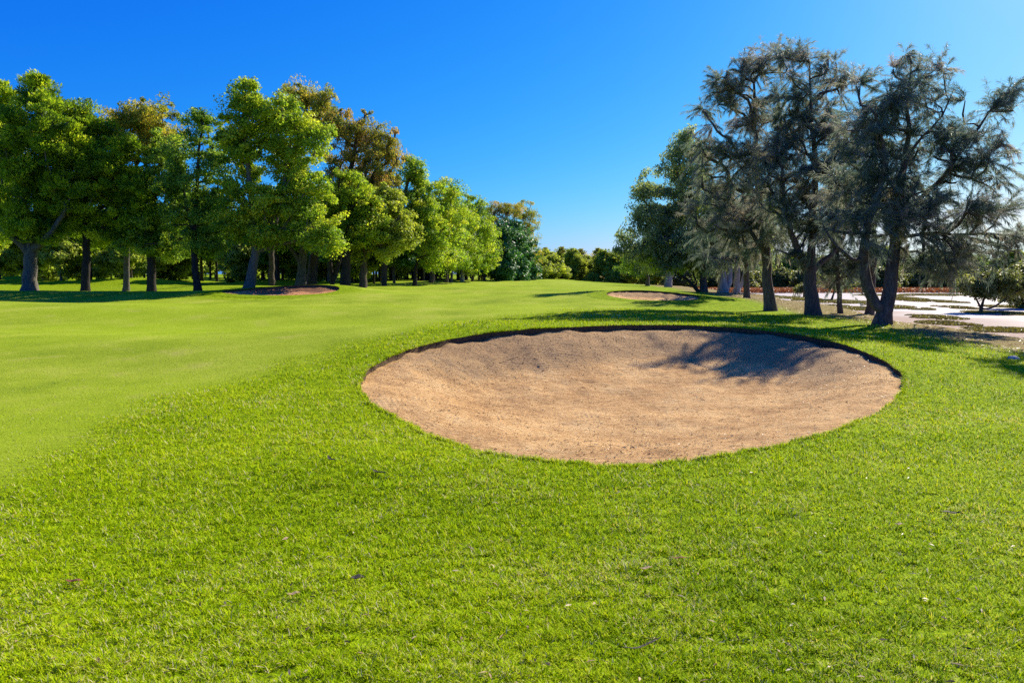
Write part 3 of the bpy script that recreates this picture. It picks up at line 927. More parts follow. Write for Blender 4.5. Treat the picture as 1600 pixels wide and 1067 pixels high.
pixel_tree('dark_broadleaf_tree', 'dark blue-green tree with straight black trunk', 'tree', 105, 46,
           [[(237, 455, 13), (236, 400, 12), (238, 330, 8), (250, 260, 5)]],
           [(250, 265, 34, 30), (240, 310, 36, 34), (275, 300, 26, 36), (235, 355, 36, 25), (270, 350, 26, 26), (255, 230, 28, 24), (265, 385, 34, 16), (225, 385, 34, 16)], 'fine', M['bluegreen'], M['bark_black'], spacing=1.15)
pixel_tree('dark_broadleaf_tree', 'slender dark tree with thin sky-gapped crown left of the great bright tree', 'tree', 106, 44,
           [[(309, 455, 12), (304, 410, 9), (303, 370, 8), (307, 300, 6), (312, 220, 3.5)], [(303, 365, 7), (294, 335, 5), (285, 290, 3)]],
           [(315, 200, 28, 22), (310, 240, 40, 26), (290, 285, 34, 26), (335, 280, 26, 30), (300, 330, 36, 24), (335, 340, 24, 28), (312, 178, 12, 8), (280, 335, 24, 20), (285, 250, 26, 26), (338, 310, 26, 30), (270, 300, 24, 26), (300, 375, 34, 18), (330, 385, 30, 14)],
           'fine', M['bluegreen'], M['bark_black'], spacing=1.1)
pixel_tree('broadleaf_tree', 'great bright green broadleaf tree with leaning grey-brown trunk by the red bunker', 'tree', 107, 43,
           [[(388, 453, 18), (394, 425, 14), (400, 390, 12), (394, 330, 9), (388, 260, 7), (380, 180, 4)],
            [(398, 395, 8), (425, 385, 6), (455, 378, 5), (490, 372, 3.5)], [(397, 375, 7), (430, 340, 6), (445, 290, 5), (450, 230, 3)]],
           [(375, 150, 26, 20), (385, 185, 44, 32), (425, 175, 40, 25), (450, 215, 46, 32), (490, 215, 30, 30), (370, 235, 36, 30), (415, 250, 48, 34), (470, 270, 44, 36), (370, 300, 34, 34), (430, 315, 50, 36),
            (490, 300, 30, 30), (370, 350, 40, 26), (420, 365, 46, 20), (480, 345, 40, 26), (500, 375, 34, 16), (385, 135, 12, 8)],
           'broad', M['broadleaf'], M['bark_grey'], spacing=1.05)
pixel_tree('eucalyptus_tree', 'tall feathery grey-green eucalypt rising behind the great bright tree', 'tree', 108, 56,
           [[(424, 446, 9), (424, 380, 8), (440, 300, 7), (465, 220, 6), (480, 160, 3.5)]],
           [(455, 150, 30, 16), (490, 150, 28, 18), (475, 180, 40, 22), (510, 190, 20, 22), (500, 165, 20, 14)],
           'euc', M['eucalypt'], M['bark_dark'], spacing=1.1, mult=0.8)
pixel_tree('eucalyptus_tree', 'rust-tinged eucalypt with airy crown at the tallest right part of left row', 'tree', 109, 52,
           [[(486, 448, 16), (490, 400, 14), (520, 330, 10), (550, 260, 7), (560, 200, 4)], [(500, 375, 9), (560, 320, 7), (590, 260, 4)]],
           [(555, 200, 34, 26), (530, 190, 20, 16), (590, 215, 28, 18), (545, 245, 40, 32), (590, 255, 34, 28), (560, 295, 44, 30), (605, 235, 20, 16), (600, 290, 26, 26), (535, 300, 30, 40)],
           'euc', M['rusty'], M['bark_dark'], spacing=1.1, mult=0.9)
pixel_tree('broadleaf_tree', 'broadleaf tree with thick pale-sided trunk forking low, behind the red bunker', 'tree', 110, 50,
           [[(469, 447, 15), (472, 415, 13), (474, 380, 11), (500, 330, 6)], [(472, 415, 8), (458, 392, 6), (440, 370, 4)]],
           [(500, 335, 30, 30), (470, 370, 36, 22), (520, 365, 30, 25)], 'broad', M['broadleaf'], M['bark_grey'], spacing=1.1)
pixel_tree('broadleaf_tree', 'broadleaf tree with pair of slender leaning stems behind the red bunker', 'tree', 111, 53,
           [[(520, 446, 7), (517, 415, 6), (514, 385, 5)], [(522, 440, 8), (528, 415, 7), (534, 390, 6), (545, 360, 4)]],
           [(525, 365, 32, 26), (545, 345, 26, 30), (505, 380, 22, 15)], 'broad', M['broadleaf'], M['bark_dark'], spacing=1.1)
pixel_tree('broadleaf_tree', 'sunlit lime green tree with straight black trunk', 'tree', 112, 47,
           [[(540, 448, 15), (541, 410, 14), (542, 370, 11), (540, 310, 6)]],
           [(540, 300, 36, 26), (560, 330, 34, 28), (515, 340, 30, 30), (545, 365, 42, 22), (575, 355, 26, 24)], 'broad', M['broadleaf'], M['bark_black'], spacing=1.05)
pixel_tree('olive_tree', 'pale olive-leaved tree with straight brown trunk right of the black one', 'tree', 113, 48,
           [[(567, 448, 11), (568, 405, 10), (572, 370, 8), (590, 320, 5)]],
           [(600, 320, 34, 26), (580, 355, 36, 26), (620, 350, 30, 26), (600, 385, 36, 18), (632, 375, 18, 16), (560, 390, 26, 14)], 'broad', M['olive'], M['bark_dark'], spacing=1.05)
pixel_tree('dark_broadleaf_tree', 'narrow dark green tree with pointed column top beside the rusty eucalypt', 'tree', 114, 55,
           [[(600, 446, 8), (602, 400, 7), (630, 320, 6), (642, 260, 3)]],
           [(642, 262, 17, 18), (645, 290, 24, 24), (635, 325, 28, 28), (655, 340, 26, 32), (615, 375, 26, 22)], 'broad', M['bluegreen'], M['bark_dark'], spacing=1.05)

# ---- the grove, receding from the row towards the far end of the fairway
GROVE = [
    # px, base y, depth, trunk w, lobes, style, foliage, bark, label
    (648, 447, 56, 9, [(665, 300, 26, 20), (660, 335, 34, 28), (650, 375, 34, 26), (680, 365, 28, 30)], 'broad', 'broadleaf', 'bark_black', 'first tree of the grove, mid green with dark trunk'),
    (674, 447, 60, 9, [(690, 300, 26, 18), (685, 335, 30, 28), (680, 375, 32, 26), (705, 350, 24, 30)], 'broad', 'broadleaf', 'bark_dark', 'round topped mid green tree in the grove, two trunks left of its tallest'),
    (697, 447, 64, 9, [(703, 297, 14, 12), (705, 320, 26, 22), (705, 355, 30, 30), (695, 390, 30, 22)], 'broad', 'bluegreen', 'bark_dark', 'darker green grove tree with small raised tip'),
    (705, 447, 68, 6, [(725, 315, 22, 18), (725, 350, 26, 28), (720, 390, 28, 24)], 'broad', 'broadleaf', 'bark_grey', 'mid green grove tree with thin grey slanting trunk'),
    (722, 446, 72, 7, [(745, 335, 22, 20), (742, 365, 26, 26), (738, 400, 26, 20)], 'broad', 'broadleaf', 'bark_pale', 'bright green grove tree with pale slim trunk'),
    (738, 446, 76, 6, [(760, 350, 16, 18), (762, 380, 19, 24), (755, 410, 22, 16)], 'broad', 'broadleaf', 'bark_dark', 'sunlit yellow-green tree at the right end of the leafy grove'),
    (757, 446, 84, 5, [(782, 372, 14, 20), (786, 400, 18, 20), (782, 420, 18, 14)], 'fine', 'pine', 'bark_dark', 'dark pine just right of the sunlit yellow-green tree'),
    (775, 446, 90, 5, [(800, 368, 12, 22), (803, 398, 16, 24), (800, 420, 18, 14)], 'fine', 'pine', 'bark_black', 'dark upright pine between two others beneath the tall eucalypts'),
    (800, 445, 98, 5, [(818, 385, 12, 20), (820, 410, 16, 20), (820, 428, 16, 12)], 'fine', 'pine', 'bark_black', 'rightmost dark pine of the grove'),
    (785, 446, 104, 6, [(775, 328, 20, 12), (795, 330, 18, 12), (780, 355, 24, 18), (765, 345, 16, 16)], 'euc', 'rusty', 'bark_grey', 'tall rusty topped eucalypt rising behind the dark pines'),
    (812, 445, 108, 6, [(815, 328, 20, 12), (828, 345, 16, 16), (825, 370, 18, 20), (832, 395, 14, 20), (828, 420, 14, 14)], 'euc', 'eucalypt', 'bark_grey', 'tall grey-green eucalypt at the right end of the grove'),
]
for i, (px, by, d, w_, lobes, sty, fol, bk, lab) in enumerate(GROVE):
    cx = lobes[-1][0]
    w_ *= 0.72
    lobes = lobes + [(cx, 408 if i < 6 else 425, lobes[-1][2] * 1.05, 14)]
    if d > 80: sty = 'far' if sty != 'euc' else 'euc'
    pixel_tree('grove_tree', lab, 'tree', 200 + i, d, [[(px, by, w_), (px + 1, 415, w_ * .85), ((px + cx) / 2, 390, w_ * .6), (lobes[1][0], lobes[1][1], w_ * .3)]],
               lobes, sty, M[fol], M[bk], spacing=1.25, mult=0.9, group='trees of the grove', rcs=1.1)

# ---- prototypes for the wood behind
def proto(name, seed, h, r, cz0, style, fol, bark, rad, spacing, label, cat='tree', x=-400.0, mult=1.0, group=None, lean=0.0, y=-400):
    rng = np.random.default_rng(seed)
    base = np.array([x, y, 0.0])
    tp = np.array([base, base + [lean * h * .2, 0, h * .3], base + [lean * h * .5 + rng.normal(0, .1), rng.normal(0, .1), h * .6], base + [lean * h * .6 + rng.normal(0, .2), 0, h * .9]])
    lobes = []
    nl = 7
    for k in range(nl):
        f = (k + 0.5) / nl
        zz = cz0 + (h - cz0) * (0.12 + 0.80 * f)
        rr = r * (1.0 - 0.55 * f ** 1.6) * rng.uniform(0.45, 0.68)
        a = k * 2.4 + rng.uniform(-.4, .4); off = r * (1 - f ** 1.5) * 0.55
        lobes.append((base + [math.cos(a) * off + lean * h * .5 * f, math.sin(a) * off, zz], (rr, rr, rr * 0.75)))
    o = make_tree(name, label, cat, seed, tuple(base), [(tp, [rad, rad * .8, rad * .55, rad * .2])], lobes, style, fol, bark, rad, spacing=spacing, mult=mult, group=group, zmin=cz0 * 0.6)
    return o

rngp = np.random.default_rng(77)
WOOD_LABELS = ['shaded tree in the wood behind the left row, seen between nearer trunks']
wp = [proto('woodland_tree', 301, 9.5, 3.4, 1.1, 'far', M['woodlight'], M['bark_dark'], 0.16, 1.45, 'sunlit olive tree in the wood seen between the trunks of the left row', group='olive trees in the wood behind the left row'),
      proto('woodland_tree', 302, 10.5, 3.0, 2.6, 'far', M['broadleaf'], M['bark_black'], 0.16, 1.5, 'dark green tree in the wood seen between the trunks of the left row', group='dark green trees in the wood behind the left row'),
      proto('woodland_tree', 303, 8.0, 3.4, 0.25, 'far', M['woodlight'], M['bark_grey'], 0.14, 1.45, 'low bright green tree in the wood seen between the trunks of the left row', group='bright green trees in the wood behind the left row')]
used = [False] * 3
def put(k, x, y, s, protos=wp, flags=used, zz=None):
    z = float(H(x, y)) if zz is None else zz
    src = protos[k]
    rot = float(rngp.uniform(0, 6.28)); sc = (s * rngp.uniform(.9, 1.1), s * rngp.uniform(.9, 1.1), s)
    if not flags[k]:
        flags[k] = True
        src.location = (x, y, z); src.rotation_euler = (0, 0, rot); src.scale = sc
        return src
    return copy_thing(src, (x, y, z), rot, sc, src['label'], src.get('group'))
for px in np.arange(-30, 650, 34):
    d = rngp.uniform(66, 80)
    put(int(rngp.integers(0, 3)), (px + rngp.uniform(-8, 8) - 800) / FPX * d, d, rngp.uniform(0.62, 0.9))
for px in np.arange(-40, 800, 21):
    d = rngp.uniform(112, 128)
    put(2 if rngp.random() < .6 else 0, (px + rngp.uniform(-8, 8) - 800) / FPX * d, d, rngp.uniform(0.55, 0.8))
for px in np.arange(-30, 760, 36):
    d = rngp.uniform(92, 112)
    put(int(rngp.integers(0, 3)), (px + rngp.uniform(-10, 10) - 800) / FPX * d, d, rngp.uniform(0.85, 1.1))

# plantation trunks behind the grove front
gp = [proto('plantation_tree', 311, 9.0, 2.3, 2.2, 'far', M['bluegreen'], M['bark_black'], 0.17, 1.3, 'slim dark trunked tree standing in the shade inside the grove', group='shaded trees inside the grove'),
      proto('plantation_tree', 312, 8.6, 2.4, 2.0, 'far', M['pine'], M['bark_grey'], 0.15, 1.3, 'slim grey trunked tree standing in the shade inside the grove', group='grey trunked trees inside the grove')]
gused = [False] * 2
for i in range(64):
    d = rngp.uniform(60, 116)
    fx = np.interp(d, [52, 68, 84, 100, 118], [-10.5, -7.0, -4.0, -0.3, 3.0])
    x = fx - rngp.uniform(1.0, 15)
    put(i % 2, x, d, rngp.uniform(0.75, 0.95), gp, gused)

# ---- far end of the fairway
fp = [proto('far_tree', 321, 9.0, 4.6, 1.2, 'far', M['olive'], M['bark_dark'], 0.25, 1.5, 'rounded green tree at the far end of the fairway', group='round trees at the far end of the fairway'),  # lighter olive leaves put a slight distance haze into the colour
      proto('far_tree', 322, 10.0, 4.0, 1.5, 'far', M['eucalypt'], M['bark_grey'], 0.22, 1.6, 'grey-green eucalypt at the far end of the fairway', group='eucalypts at the far end of the fairway'),
      proto('far_shrub', 323, 5.5, 4.2, 0.2, 'far', M['olive'], M['bark_dark'], 0.15, 1.4, 'yellow-green bush at the far end of the fairway', 'bush', group='bushes at the far end of the fairway')]
fused = [False] * 3
for (k, px, d, s) in [(2, 853, 135, 1.0), (2, 838, 128, 0.8), (0, 893, 150, .78), (0, 915, 155, .72), (1, 875, 185, .9), (1, 905, 190, 0.95), (2, 880, 140, .4), (0, 945, 150, .85), (0, 965, 148, .8), (0, 985, 145, .78),
                      (1, 935, 185, .95), (1, 960, 190, .95), (0, 1003, 130, .75), (2, 925, 145, .45), (2, 955, 142, .4), (1, 1010, 140, .9), (0, 1025, 120, .7), (1, 850, 190, .85), (1, 985, 190, .95), (1, 1020, 185, .95), (2, 1000, 138, .4)]:
    x = (px - 800) / FPX * d
    put(k, x, d, s * 0.93, fp, fused)

# ---- far shore of the mud flat
shp = [proto('shore_bush', 331, 3.6, 2.8, 0.1, 'far', M['mangrove'], M['bark_dark'], 0.10, 1.0, 'yellow-green mangrove bush in the belt along the far shore', 'bush', group='mangrove bushes along the far shore'),
       proto('shore_tree', 332, 7.0, 4.5, 0.6, 'far', M['bluegreen'], M['bark_dark'], 0.2, 1.5, 'dark tree in the wood behind the far shore bushes', 'tree', group='dark trees behind the far shore'),
       proto('shore_tree', 333, 8.0, 4.5, 0.8, 'far', M['olive'], M['bark_grey'], 0.2, 1.5, 'olive tree in the wood behind the far shore bushes', 'tree', group='olive trees behind the far shore')]
shused = [False] * 3
for px in np.arange(1062, 1690, 19):
    d = rngp.uniform(107, 118)
    put(0, (px + rngp.uniform(-6, 6) - 800) / FPX * d, d, rngp.uniform(0.65, 1.0), shp, shused)
for px in np.arange(1040, 1700, 30):
    d = rngp.uniform(135, 165)
    put(1 + int(rngp.integers(0, 2)), (px + rngp.uniform(-8, 8) - 800) / FPX * d, d, rngp.uniform(0.62, 0.9), shp, shused)
for px in np.arange(1040, 1700, 38):
    d = rngp.uniform(190, 220)
    put(1 + int(rngp.integers(0, 2)), (px + rngp.uniform(-8, 8) - 800) / FPX * d, d, rngp.uniform(0.8, 1.1), shp, shused)

# ---- she-oaks on the right
CAS = dict(style='needle', fol=M['casuarina'], bark=M['bark_oak'])
def cas(label, seed, d, limbs, lobes, **kw):
    kw.setdefault('spacing', 0.62); kw.setdefault('flare', 1.25); kw.setdefault('lobe', 0.97); kw.setdefault('down', 9.0)
    limbs = [[(q[0], q[1], q[2] * 0.84) + tuple(q[3:]) for q in l] for l in limbs]
    lobes = [(q[0], q[1], q[2], q[3], 0.72 if q[1] < 175 else 0.95) for q in lobes]
    return pixel_tree('she_oak_tree', label, 'tree', seed, d, limbs, lobes, 'needle', M['casuarina'], M['bark_oak'], **kw)

cas('nearest she-oak, twin trunks parting low in a V above the mud flat', 401, 22,
    [[(1378, 512, 30, 0), (1384, 486, 26, 0), (1392, 451, 24, 0), (1397, 384, 20, .2), (1404, 317, 15, .2), (1413, 250, 11, .1), (1423, 207, 8, 0), (1416, 160, 6, 0), (1424, 98, 3, 0)],
     [(1380, 492, 20, 0), (1362, 470, 20, 0), (1354, 440, 19, -.1), (1346, 405, 17, -.2), (1352, 360, 14, -.3), (1370, 318, 10, -.4), (1385, 250, 7, -.5), (1372, 190, 4, -.5)],
     [(1347, 416, 9, -.2), (1330, 405, 8, -.3), (1312, 395, 6, -.5), (1285, 350, 4, -.6)],
     [(1400, 372, 8, .2), (1440, 365, 7, .3), (1490, 366, 5.5, .4), (1542, 380, 4.5, .5), (1595, 396, 3, .6)],
     [(1403, 335, 9, .2), (1442, 308, 8, .3), (1476, 276, 6.5, .2), (1500, 241, 5, .1), (1533, 193, 4, 0), (1566, 148, 2.5, 0)],
     [(1476, 276, 5, .2), (1519, 275, 4, .1), (1552, 289, 3, 0), (1562, 308, 2, 0)],
     [(1413, 250, 6, .1), (1440, 215, 4.5, 0), (1470, 190, 3.5, -.2), (1490, 140, 2, -.2)],
     [(1398, 400, 7, .2), (1430, 385, 5, .4), (1450, 400, 3.5, .5)]],
    [(1424, 98, 34, 24), (1478, 105, 18, 22), (1405, 140, 42, 26), (1450, 150, 36, 22), (1340, 125, 14, 10), (1370, 165, 38, 34), (1345, 215, 44, 40), (1400, 210, 44, 40), (1455, 215, 34, 30),
     (1500, 235, 34, 34), (1530, 165, 30, 28), (1565, 145, 26, 22), (1585, 155, 12, 14), (1545, 205, 26, 30), (1340, 285, 48, 44), (1400, 290, 48, 44), (1455, 285, 40, 36), (1520, 250, 26, 20), (1545, 268, 26, 18),
     (1480, 330, 50, 34), (1535, 335, 28, 26), (1340, 345, 44, 36), (1420, 350, 44, 30), (1475, 385, 44, 20), (1530, 385, 34, 16), (1585, 375, 26, 26), (1440, 415, 26, 22), (1485, 410, 22, 18)],
    spacing=0.64, mult=0.95, flare=1.25)
cas('she-oak whose trunk splits into three stems, left of the twin trunked one', 402, 27,
    [[(1270, 492, 27, 0), (1266, 460, 23, 0), (1264, 430, 22, 0), (1268, 400, 15, 0), (1270, 345, 13, 0), (1275, 270, 10, 0), (1268, 190, 6, 0), (1265, 110, 3, 0)],
     [(1264, 430, 13, 0), (1250, 400, 12, -.2), (1238, 365, 10, -.4), (1225, 320, 8, -.5), (1220, 240, 5, -.5)],
     [(1266, 428, 11, 0), (1285, 408, 10, .3), (1303, 395, 8, .5), (1325, 365, 6, .6), (1330, 300, 4, .6)],
     [(1250, 402, 5, -.2), (1230, 398, 4, -.5), (1212, 390, 3, -.6)]],
    [(1230, 88, 26, 20), (1262, 82, 26, 18), (1298, 100, 28, 24), (1320, 125, 22, 20), (1235, 130, 36, 30), (1285, 150, 36, 34), (1230, 190, 40, 36), (1290, 215, 42, 40), (1235, 260, 44, 40), (1295, 285, 44, 40), (1240, 325, 44, 34), (1290, 350, 42, 30), (1255, 380, 30, 18), (1325, 225, 34, 38), (1330, 290, 34, 38), (1215, 225, 30, 34), (1210, 300, 32, 36)],
    spacing=0.68, mult=1.0, tshift=0.10)
cas('tall straight she-oak with single thick trunk and browning crown', 403, 29,
    [[(1204, 487, 21, 0), (1199, 440, 18, 0), (1196, 390, 16, 0), (1188, 330, 13, 0), (1180, 240, 9, 0), (1178, 130, 4, 0)], [(1196, 400, 9, 0), (1182, 375, 8, -.2), (1160, 345, 6, -.4)]],
    [(1180, 92, 32, 22), (1210, 95, 22, 22), (1130, 118, 28, 20), (1155, 130, 36, 28), (1120, 160, 28, 30), (1175, 180, 42, 36), (1120, 215, 34, 34), (1170, 250, 44, 40), (1115, 275, 36, 34), (1160, 315, 46, 40), (1110, 330, 34, 30), (1195, 355, 40, 28), (1145, 375, 42, 22)],
    spacing=0.70, mult=1.0, tshift=0.22)
cas('slim she-oak standing a little behind and left of the straight thick one', 404, 37,
    [[(1167, 472, 11, 0), (1166, 430, 10, 0), (1165, 390, 9, 0), (1160, 300, 5, 0)]],
    [(1150, 300, 40, 36), (1150, 350, 44, 34), (1130, 390, 40, 20), (1180, 390, 26, 18)], spacing=0.85)
cas('thin young she-oak with drooping brown tufts low on its stem', 405, 28.5,
    [[(1313, 491, 9, 0), (1311, 450, 8, 0), (1306, 400, 7, 0), (1310, 340, 4, 0)]],
    [(1310, 345, 28, 34), (1295, 395, 22, 20), (1325, 400, 22, 18), (1288, 430, 9, 20), (1326, 432, 10, 16), (1305, 415, 16, 12)], spacing=0.62)
cas('dark she-oak trunk half hidden behind the twin trunks', 406, 29,
    [[(1358, 489, 15, 0), (1362, 440, 12, 0), (1366, 390, 8, 0), (1368, 330, 5, 0)]],
    [(1365, 340, 36, 34), (1380, 300, 30, 30), (1350, 385, 24, 20)], spacing=0.72)
# beyond the right edge: the trees whose shade falls on the right of the picture
cas('she-oak just beyond the right edge of the photo', 407, 18.5,
    [[(1712, 545, 28, 0), (1708, 430, 22, 0), (1706, 330, 16, 0), (1705, 160, 6, 0)]],
    [(1700, 150, 55, 55), (1705, 230, 62, 55), (1700, 300, 60, 50), (1705, 370, 60, 40), (1760, 260, 70, 60), (1765, 350, 70, 50)], spacing=0.72)

pixel_tree('eucalyptus_tree', 'leafy eucalypt left of the she-oaks with dark straight trunk', 'tree', 410, 46,
           [[(1099, 458, 11, 0), (1099, 425, 10, 0), (1092, 400, 9, 0), (1075, 350, 7, 0), (1060, 280, 4, 0)], [(1096, 408, 7, 0), (1050, 370, 5, -.5), (1005, 380, 3, -.8)]],
           [(1072, 225, 22, 18), (1060, 250, 30, 22), (1025, 290, 32, 24), (1065, 290, 38, 30), (1090, 260, 24, 30), (1010, 325, 24, 20), (1045, 335, 40, 30), (1085, 335, 36, 36), (985, 370, 20, 20), (1000, 345, 20, 12), (975, 385, 12, 14), (1045, 262, 16, 10), (1075, 212, 12, 10), (1010, 300, 14, 10), (1020, 375, 34, 24), (1065, 385, 40, 24), (990, 395, 22, 14), (1040, 410, 34, 14), (1095, 310, 36, 40), (1100, 370, 36, 34), (1060, 360, 40, 30), (1035, 350, 30, 24), (1105, 415, 34, 16)],
           'euc', M['greyeuc'], M['bark_dark'], spacing=1.15)
pixel_tree('leaning_tree', 'small tree leaning left over the grass with dark curved stem', 'tree', 411, 46,
           [[(1092, 457, 6, 0), (1080, 443, 5, 0), (1066, 430, 4.5, 0), (1045, 420, 4, 0), (1020, 415, 2.5, 0)], [(1091, 450, 3, 0), (1087, 435, 3, 0), (1078, 418, 2, 0)]],
           [(1025, 408, 26, 12), (1060, 410, 26, 12), (1045, 398, 26, 12)], 'euc', M['bluegreen'], M['bark_black'], spacing=0.9, mult=0.8, flare=1.1)
pixel_tree('paperbark_tree', 'stout paperbark with thick pale double trunk amid the right trees', 'tree', 412, 47,
           [[(1129, 461, 16, 0), (1130, 440, 12, 0), (1128, 415, 10, 0), (1115, 370, 5, 0)], [(1132, 456, 11, 0), (1140, 440, 10, .3), (1139, 420, 8, .4), (1150, 380, 5, .4)]],
           [(1120, 370, 30, 28), (1150, 375, 28, 26), (1100, 395, 24, 18), (1140, 350, 30, 28), (1115, 340, 34, 34), (1105, 400, 30, 22)], 'euc', M['greyeuc'], M['bark_pale'], spacing=1.0, flare=1.2)
pixel_tree('paperbark_tree', 'pale paperbark with smooth trunk just left of the slim she-oak', 'tree', 413, 48,
           [[(1150, 461, 11, 0), (1152, 440, 9, 0), (1152, 415, 8, 0), (1150, 370, 4, 0)], [(1154, 455, 6, .2), (1160, 440, 5, .3), (1165, 415, 4, .3)]],
           [(1160, 370, 30, 26), (1175, 395, 22, 16), (1190, 360, 30, 30), (1170, 340, 36, 30), (1190, 400, 26, 16)], 'euc', M['greyeuc'], M['bark_pale'], spacing=1.0, flare=1.2)
pixel_tree('paperbark_tree', 'low paperbark with broad funnel-shaped pale trunk beyond the shaded bunker', 'tree', 414, 62,
           [[(1044, 450, 12, 0), (1044, 438, 12, 0), (1046, 428, 10, 0), (1040, 405, 4, 0)], [(1045, 436, 6, 0), (1055, 424, 5, 0), (1064, 412, 3, 0)]],
           [(1040, 405, 30, 14), (1020, 415, 22, 12), (1065, 405, 26, 14), (1030, 390, 36, 18)], 'euc', M['greyeuc'], M['bark_pale'], spacing=1.1, flare=1.15)
pixel_tree('broadleaf_tree', 'dark round tree shading the fairway just left of the funnel trunked paperbark', 'tree', 415, 66,
           [[(1012, 448, 6, 0), (1012, 430, 5, 0), (1008, 410, 3, 0)]],
           [(1005, 410, 24, 14), (985, 418, 20, 12), (1018, 400, 18, 12)], 'fine', M['bluegreen'], M['bark_grey'], spacing=1.15)

# ---- mangroves on the flat
pixel_tree('mangrove_tree', 'small spreading mangrove alone on its mound in the pale mud flat', 'tree', 421, 46,
           [[(1532, 489, 5, 0), (1533, 478, 4, 0), (1538, 465, 3, 0), (1545, 450, 2, 0)], [(1532, 480, 3, 0), (1524, 465, 2.5, .2), (1518, 452, 1.8, .3)], [(1533, 484, 3, 0), (1555, 480, 2.8, -.2), (1572, 466, 2.5, -.3), (1590, 455, 1.6, -.4)], [(1542, 466, 2, 0), (1552, 462, 1.8, 0), (1556, 450, 1.4, 0)]],
           [(1530, 442, 24, 12), (1555, 438, 26, 14), (1508, 450, 14, 8), (1540, 455, 26, 8), (1580, 450, 20, 12), (1595, 440, 16, 10)], 'shrub', M['mangrove'], M['bark_dark'], spacing=0.62, on_mud=True, rmin=0.01, flare=1.3, step=0.25)
pixel_tree('mangrove_tree', 'low mangrove cut by the right edge behind the lone one', 'tree', 422, 52,
           [[(1628, 480, 6, 0), (1625, 465, 4, 0), (1615, 450, 3, 0)], [(1626, 470, 3, 0), (1645, 450, 2, 0)]],
           [(1605, 445, 22, 14), (1630, 440, 26, 18), (1600, 460, 16, 8), (1650, 450, 24, 16), (1595, 430, 16, 10), (1578, 448, 20, 12), (1572, 462, 14, 8), (1600, 475, 16, 8)], 'shrub', M['mangrove'], M['bark_dark'], spacing=0.66, on_mud=True, rmin=0.01, step=0.25)
pixel_tree('mangrove_tree', 'little leaning mangrove on the flat seen beside the thin young she-oak', 'tree', 423, 68,
           [[(1299, 466, 3, 0), (1303, 458, 2.6, 0), (1306, 448, 2, 0)]],
           [(1305, 442, 14, 8), (1320, 445, 10, 7), (1296, 440, 10, 7)], 'shrub', M['mangrove'], M['bark_black'], spacing=0.6, on_mud=True, rmin=0.01, step=0.25)
pixel_tree('mangrove_bush', 'tiny round mangrove bush on the flat left of the three-stemmed she-oak', 'bush', 424, 76,
           [[(1256, 463, 2, 0), (1256, 456, 1.6, 0), (1256, 450, 1.2, 0)]],
           [(1256, 451, 9, 6), (1248, 453, 6, 4)], 'shrub', M['mangrove'], M['bark_black'], spacing=0.5, on_mud=True, rmin=0.01, step=0.25)

# ---- ground cover on the flat
def build_cover():
    rng = np.random.default_rng(9)
    # red samphire belt along the far shore
    n = 60000
    y = rng.uniform(92, 105, n); x = rng.uniform(15, 95, n)
    kp = (y - 0.02 * (x - 40) + 1.2 * wob(x, y, 8, 0) > 94.5); x, y = x[kp], y[kp]; n = len(x)
    hh = rng.uniform(0.05, 0.5, n)
    c = np.column_stack([x, y, FLAT_Z + hh])
    nr = norm(rng.normal(size=(n, 3)) + [0, 0, .6]); ax = norm(np.cross(nr, rng.normal(size=(n, 3))))
    V, F = leaf_quads(c, ax, nr, rng.uniform(.15, .4, n), rng.uniform(.1, .25, n), .2)
    o = mesh_obj('samphire', V, [F], M['samphire'], attrs={'tint': ('FACE', np.clip(rng.normal(.5, .2, n), 0, 1))}, smooth=False)
    tag(o, 'belt of red samphire along the far shore of the mud flat', 'samphire', None, 'stuff')
    # low patches of salt grass
    patches = [(1445, 470, 34, 3.5), (1415, 466, 16, 2), (1495, 481, 24, 2.6), (1560, 490, 55, 4), (1575, 480, 30, 2.5), (1300, 471, 55, 3), (1240, 466, 30, 2.5), (1220, 474, 40, 4), (1310, 481, 60, 5), (1400, 480, 30, 4), (1460, 496, 40, 3.5), (1200, 463, 24, 2), (1470, 461, 60, 1.5), (1380, 462, 40, 1.5), (1255, 480, 40, 5), (1560, 516, 70, 4), (1480, 506, 40, 4)]
    Cs, Ts = [], []
    for (px, py, rx, ry) in patches:
        r0 = ray(px, py); d = (EYE - FLAT_Z) / -r0[2] * r0[1]
        cx = r0[0] / r0[1] * d
        r1 = ray(px, py - ry); d1 = (EYE - FLAT_Z) / -r1[2] * r1[1]
        a, b = rx * d / FPX, min((d1 - d), 6)
        m = int(1400 * a * b) + 600; m = min(m, 24000)
        q = np.sqrt(rng.random(m)); t = rng.uniform(0, 6.28, m)
        x = cx + a * q * np.cos(t); y = d + b * q * np.sin(t)
        kp = (wob(x, y, 0.8 + 0.1 * a, 1) + 1.25 - 1.3 * q > 0)
        x, y, q = x[kp], y[kp], q[kp]
        z = np.maximum(H(x, y), FLAT_Z) + rng.uniform(0, 0.16, len(x)) * (1 - 0.7 * q)
        Cs.append(np.column_stack([x, y, z])); Ts.append(np.clip(rng.normal(.45, .22, len(x)) + rng.normal(0, .12), 0, 1))
    c = np.concatenate(Cs); t = np.concatenate(Ts); n = len(c)
    nr = norm(rng.normal(size=(n, 3)) + [0, 0, .5]); ax = norm(np.cross(nr, rng.normal(size=(n, 3))))
    V, F = leaf_quads(c, ax, nr, rng.uniform(.06, .16, n), rng.uniform(.03, .09, n), .2)
    o = mesh_obj('salt_grass', V, [F], M['saltgrass'], attrs={'tint': ('FACE', t)}, smooth=False)
    tag(o, 'low olive and brown patches of salt grass on the mud flat', 'salt grass', None, 'stuff')
build_cover()

